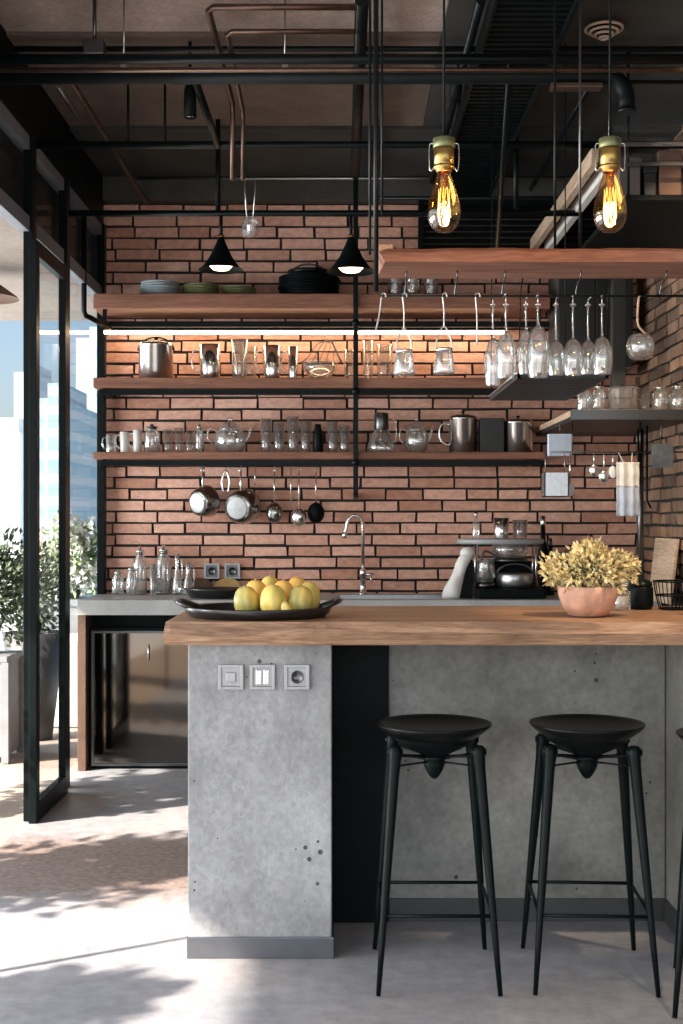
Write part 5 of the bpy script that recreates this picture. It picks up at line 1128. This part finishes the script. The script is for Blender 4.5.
t = thing('glass_hood', 'clear glass box with a pale steel rim hung in the upper right', 'hood', (0, 0, 0))
bm = NB(); Yq = 5.2; x0, x1 = PX(612, Yq), WX-.02; z0_, z1_ = PZ(146, Yq), PZ(124, Yq)
for a_ in ((x0, x1, 5.2, 5.215, z0_, z0_+.016), (x0, x1, 5.485, 5.5, z0_, z0_+.016), (x0, x0+.015, 5.2, 5.5, z0_, z0_+.016), (x1-.015, x1, 5.2, 5.5, z0_, z0_+.016)): box(bm, *a_, .001)
obj('rim', bm, M_DSTEEL, t)
bm = NB()
for a_ in ((x0+.002, x1-.002, 5.203, 5.207, z0_+.016, z1_), (x0+.002, x1-.002, 5.493, 5.497, z0_+.016, z1_), (x0+.002, x0+.006, 5.207, 5.493, z0_+.016, z1_)): box(bm, *a_)
obj('glass_walls', bm, M_PANE, t)
for x_ in (x0+.05, x1-.1): bm = NB(); tube(bm, [(x_, 5.492, z0_+.016), (x_, 5.492, 3.395)], .004, 6); obj('hanger_rod', bm, M_DSTEEL, t)
# added pale board that stands in for a sunlit patch of brick
t = tag(obj('sun_patch_board', box(NB(), 0, .02, -.22, .22, 0, .34, .006), M_TANW, loc=(1.66, 6.55, ZW+.0), rot=(0, .12, 0)), 'pale board standing in for sunlit brick on the right wall', 'board')
t.location = (WX-.075, 6.75, .9265)
# warm spots aimed at the right wall and the bar (part of the ceiling track), and one added lamp for the floor
def warm_spot(xyz, aim, energy, size, label):
    X, Y_, Z_ = xyz; t = thing('track_spotlight', label, 'spotlight', xyz, group='small ceiling spotlights')
    d_ = (Vector(aim)-Vector(xyz)).normalized(); q = (-d_).to_track_quat('Z', 'Y').to_matrix().to_4x4()
    bm = NB(); lathe(bm, [(0, .10), (.022, .10), (.03, .08), (.032, 0), (.026, 0), (0, .03)], 18, q); obj('housing', bm, M_BLACKM, t)
    bm = NB(); tube(bm, [tuple(-d_*.09), (0, 0, 3.398-Z_)], .006, 8); obj('stem', bm, M_BLACKM, t)
    l_ = light('spot_light', 'SPOT', xyz, d_, energy, (1.0, .74, .48), spot_size=size, spot_blend=.6, shadow_soft_size=.03); l_.location = Vector(xyz) + d_*.012
warm_spot((1.28, 4.2, 3.3), (1.76, 6.3, 2.05), 230, .55, 'black ceiling spotlight aimed at the rough side wall')
warm_spot((1.42, 3.1, 3.3), (.95, 4.2, 1.05), 260, .42, 'black ceiling spotlight aimed at the potted plant')

warm_spot((1.3, 1.9, 3.3), (.95, 3.1, 0), 150, .42, 'added spotlight, out of view, warming the floor before the stools')  # added lamp in place of the sunlight on this floor strip
# ------------------------------------------------------------------ outside: planters, shrubs, towers
def shrub(name, label, x, y, w_, h_pot, cr, cz, m_pot, m_leaf, n_leaf, L, W, box_=True, group=None, round_pot=False, petals=0):
    t = thing(name, label, 'shrub', (x, y, 0), group=group)
    bm = NB()
    if round_pot: lathe(bm, [(0, 0), (w_*.30, 0), (w_*.5, h_pot), (w_*.46, h_pot), (w_*.40, h_pot*.86), (0, h_pot*.86)], 28)
    else:
        a_ = w_/2; box(bm, -a_, a_, -a_, a_, .03, h_pot*.9, .006); box(bm, -a_-.012, a_+.012, -a_-.012, a_+.012, h_pot*.88, h_pot*.93, .004)
        for sx in (-1, 1):
            for sy in (-1, 1): box(bm, sx*a_-.02, sx*a_+.02, sy*a_-.02, sy*a_+.02, 0, h_pot*.88)
    obj('planter', bm, m_pot, t)
    bm = NB()
    for _ in range(22):
        a_ = random.uniform(0, 2*PI); r_ = random.uniform(.1, .75); e = Vector((math.cos(a_)*cr[0]*r_, math.sin(a_)*cr[1]*r_, cz + random.uniform(-.2, .7)*cr[2]))
        tube(bm, [(e.x*.1, e.y*.1, h_pot*.85), (e.x*.5, e.y*.5, (h_pot+e.z)/2), tuple(e)], [.010, .006, .003], 6)
    obj('stems', bm, M_LEAFS, t)
    bm = NB(); leaves(bm, blob_fn(0, 0, cz, *cr, .35), n_leaf, L, W); obj('foliage', bm, m_leaf, t)
    if petals: bm = NB(); leaves(bm, blob_fn(0, 0, cz, *cr, .75), petals, L*.7, W*1.6); obj('blossom', bm, M_PETAL, t)
    return t
shrub('potted_shrub', 'dark bushy shrub in a zinc box planter outside the door', -2.05, 7.3, .34, .64, (.30, .26, .34), .98, M_PLANTER, M_LEAFD, 1900, .05, .014)
shrub('potted_shrub', 'loose olive shrub in a tapered dark pot behind the door pane', -1.92, 7.95, .38, .66, (.20, .22, .33), .92, M_DPOT, M_LEAFS, 1200, .05, .012, round_pot=True)
t = shrub('flowering_shrub', 'white-flowering plant in a pale grey trough by the bricks', -1.92, 9.1, .42, .86, (.24, .24, .28), 1.10, M_PLANTER, M_LEAFG, 900, .06, .018, petals=900)
bm = NB(); box(bm, -2.15, -1.72, 8.35, 8.8, 0, .58, .02); tag(obj('terrace_bench', bm, P('white_bench', (.72,.72,.72), .6, noise=(6, .06))), 'white block bench on the terrace behind the pots', 'bench')
# shrubs along the glass nearer than the frame shows; their shade falls on the floor
for x, y, cz, cr, lab in ((-2.12, 4.33, .85, (.26, .42, .45), 'bushy shrub along the glass, outside the frame, middle one'), (-2.16, 5.78, .90, (.26, .42, .55), 'bushy shrub along the glass, outside the frame, farthest one'), (-2.1, 2.85, .80, (.24, .28, .32), 'bushy shrub along the glass, outside the frame, nearer one')):
    shrub('potted_shrub', lab, x, y, .32, .34, cr, cz, M_PLANTER, M_LEAFD, 1500, .09, .035)
# outside lamp under the canopy
t = thing('terrace_lamp', 'wide brown terrace lamp under the canopy beyond the glass', 'lamp', (-1.95, 6.9, 2.56))
bm = NB(); lathe(bm, [(.20, 0), (.19, .012), (.04, .12), (0, .13)], 32); lathe(bm, [(.20, 0), (.18, .008), (0, .06)], 32); obj('shade', bm, M_TERRA, t)
bm = NB(); tube(bm, [(0, 0, .12), (0, 0, .165)], .01, 8); obj('stem', bm, M_BLACKM, t)
# towers
def tower(label, xa, xb_, ytop, Y, m_, podium=False, depth=12):
    t = thing('tower_block', label, 'tower', (PX((xa+xb_)/2, Y), Y+depth/2, -40)); w_ = (PX(xb_, Y)-PX(xa, Y))/2; H = PZ(ytop, Y)+40
    bm = NB(); box(bm, -w_, w_, -depth/2, depth/2, 0, H); obj('facade', bm, m_, t)
    bm = NB(); box(bm, -w_*.6, w_*.6, -depth*.3, depth*.3, H, H+1.2); obj('roof_plant_room', bm, m_, t)
tower('white high-rise tower left of the first door post', -30, 20, 432, 90, M_TOW1)
tower('blue glass high-rise tower seen through the door pane', 33, 62, 398, 80, M_TOW2)
tower('pale blue high-rise tower beside the brick wall', 76, 112, 338, 95, M_TOW3)
tower('low distant tower left of the blue glass one', 14, 34, 372, 130, M_TOW3)
bm = NB(); box(bm, -400, 400, 12, 500, -40.5, -40); box(bm, -400, -6.2, -60, 12, -40.5, -40); struct('ground_far', bm, P('hazy_city_ground', (.55,.58,.60), .9, noise=(.05, .1)))
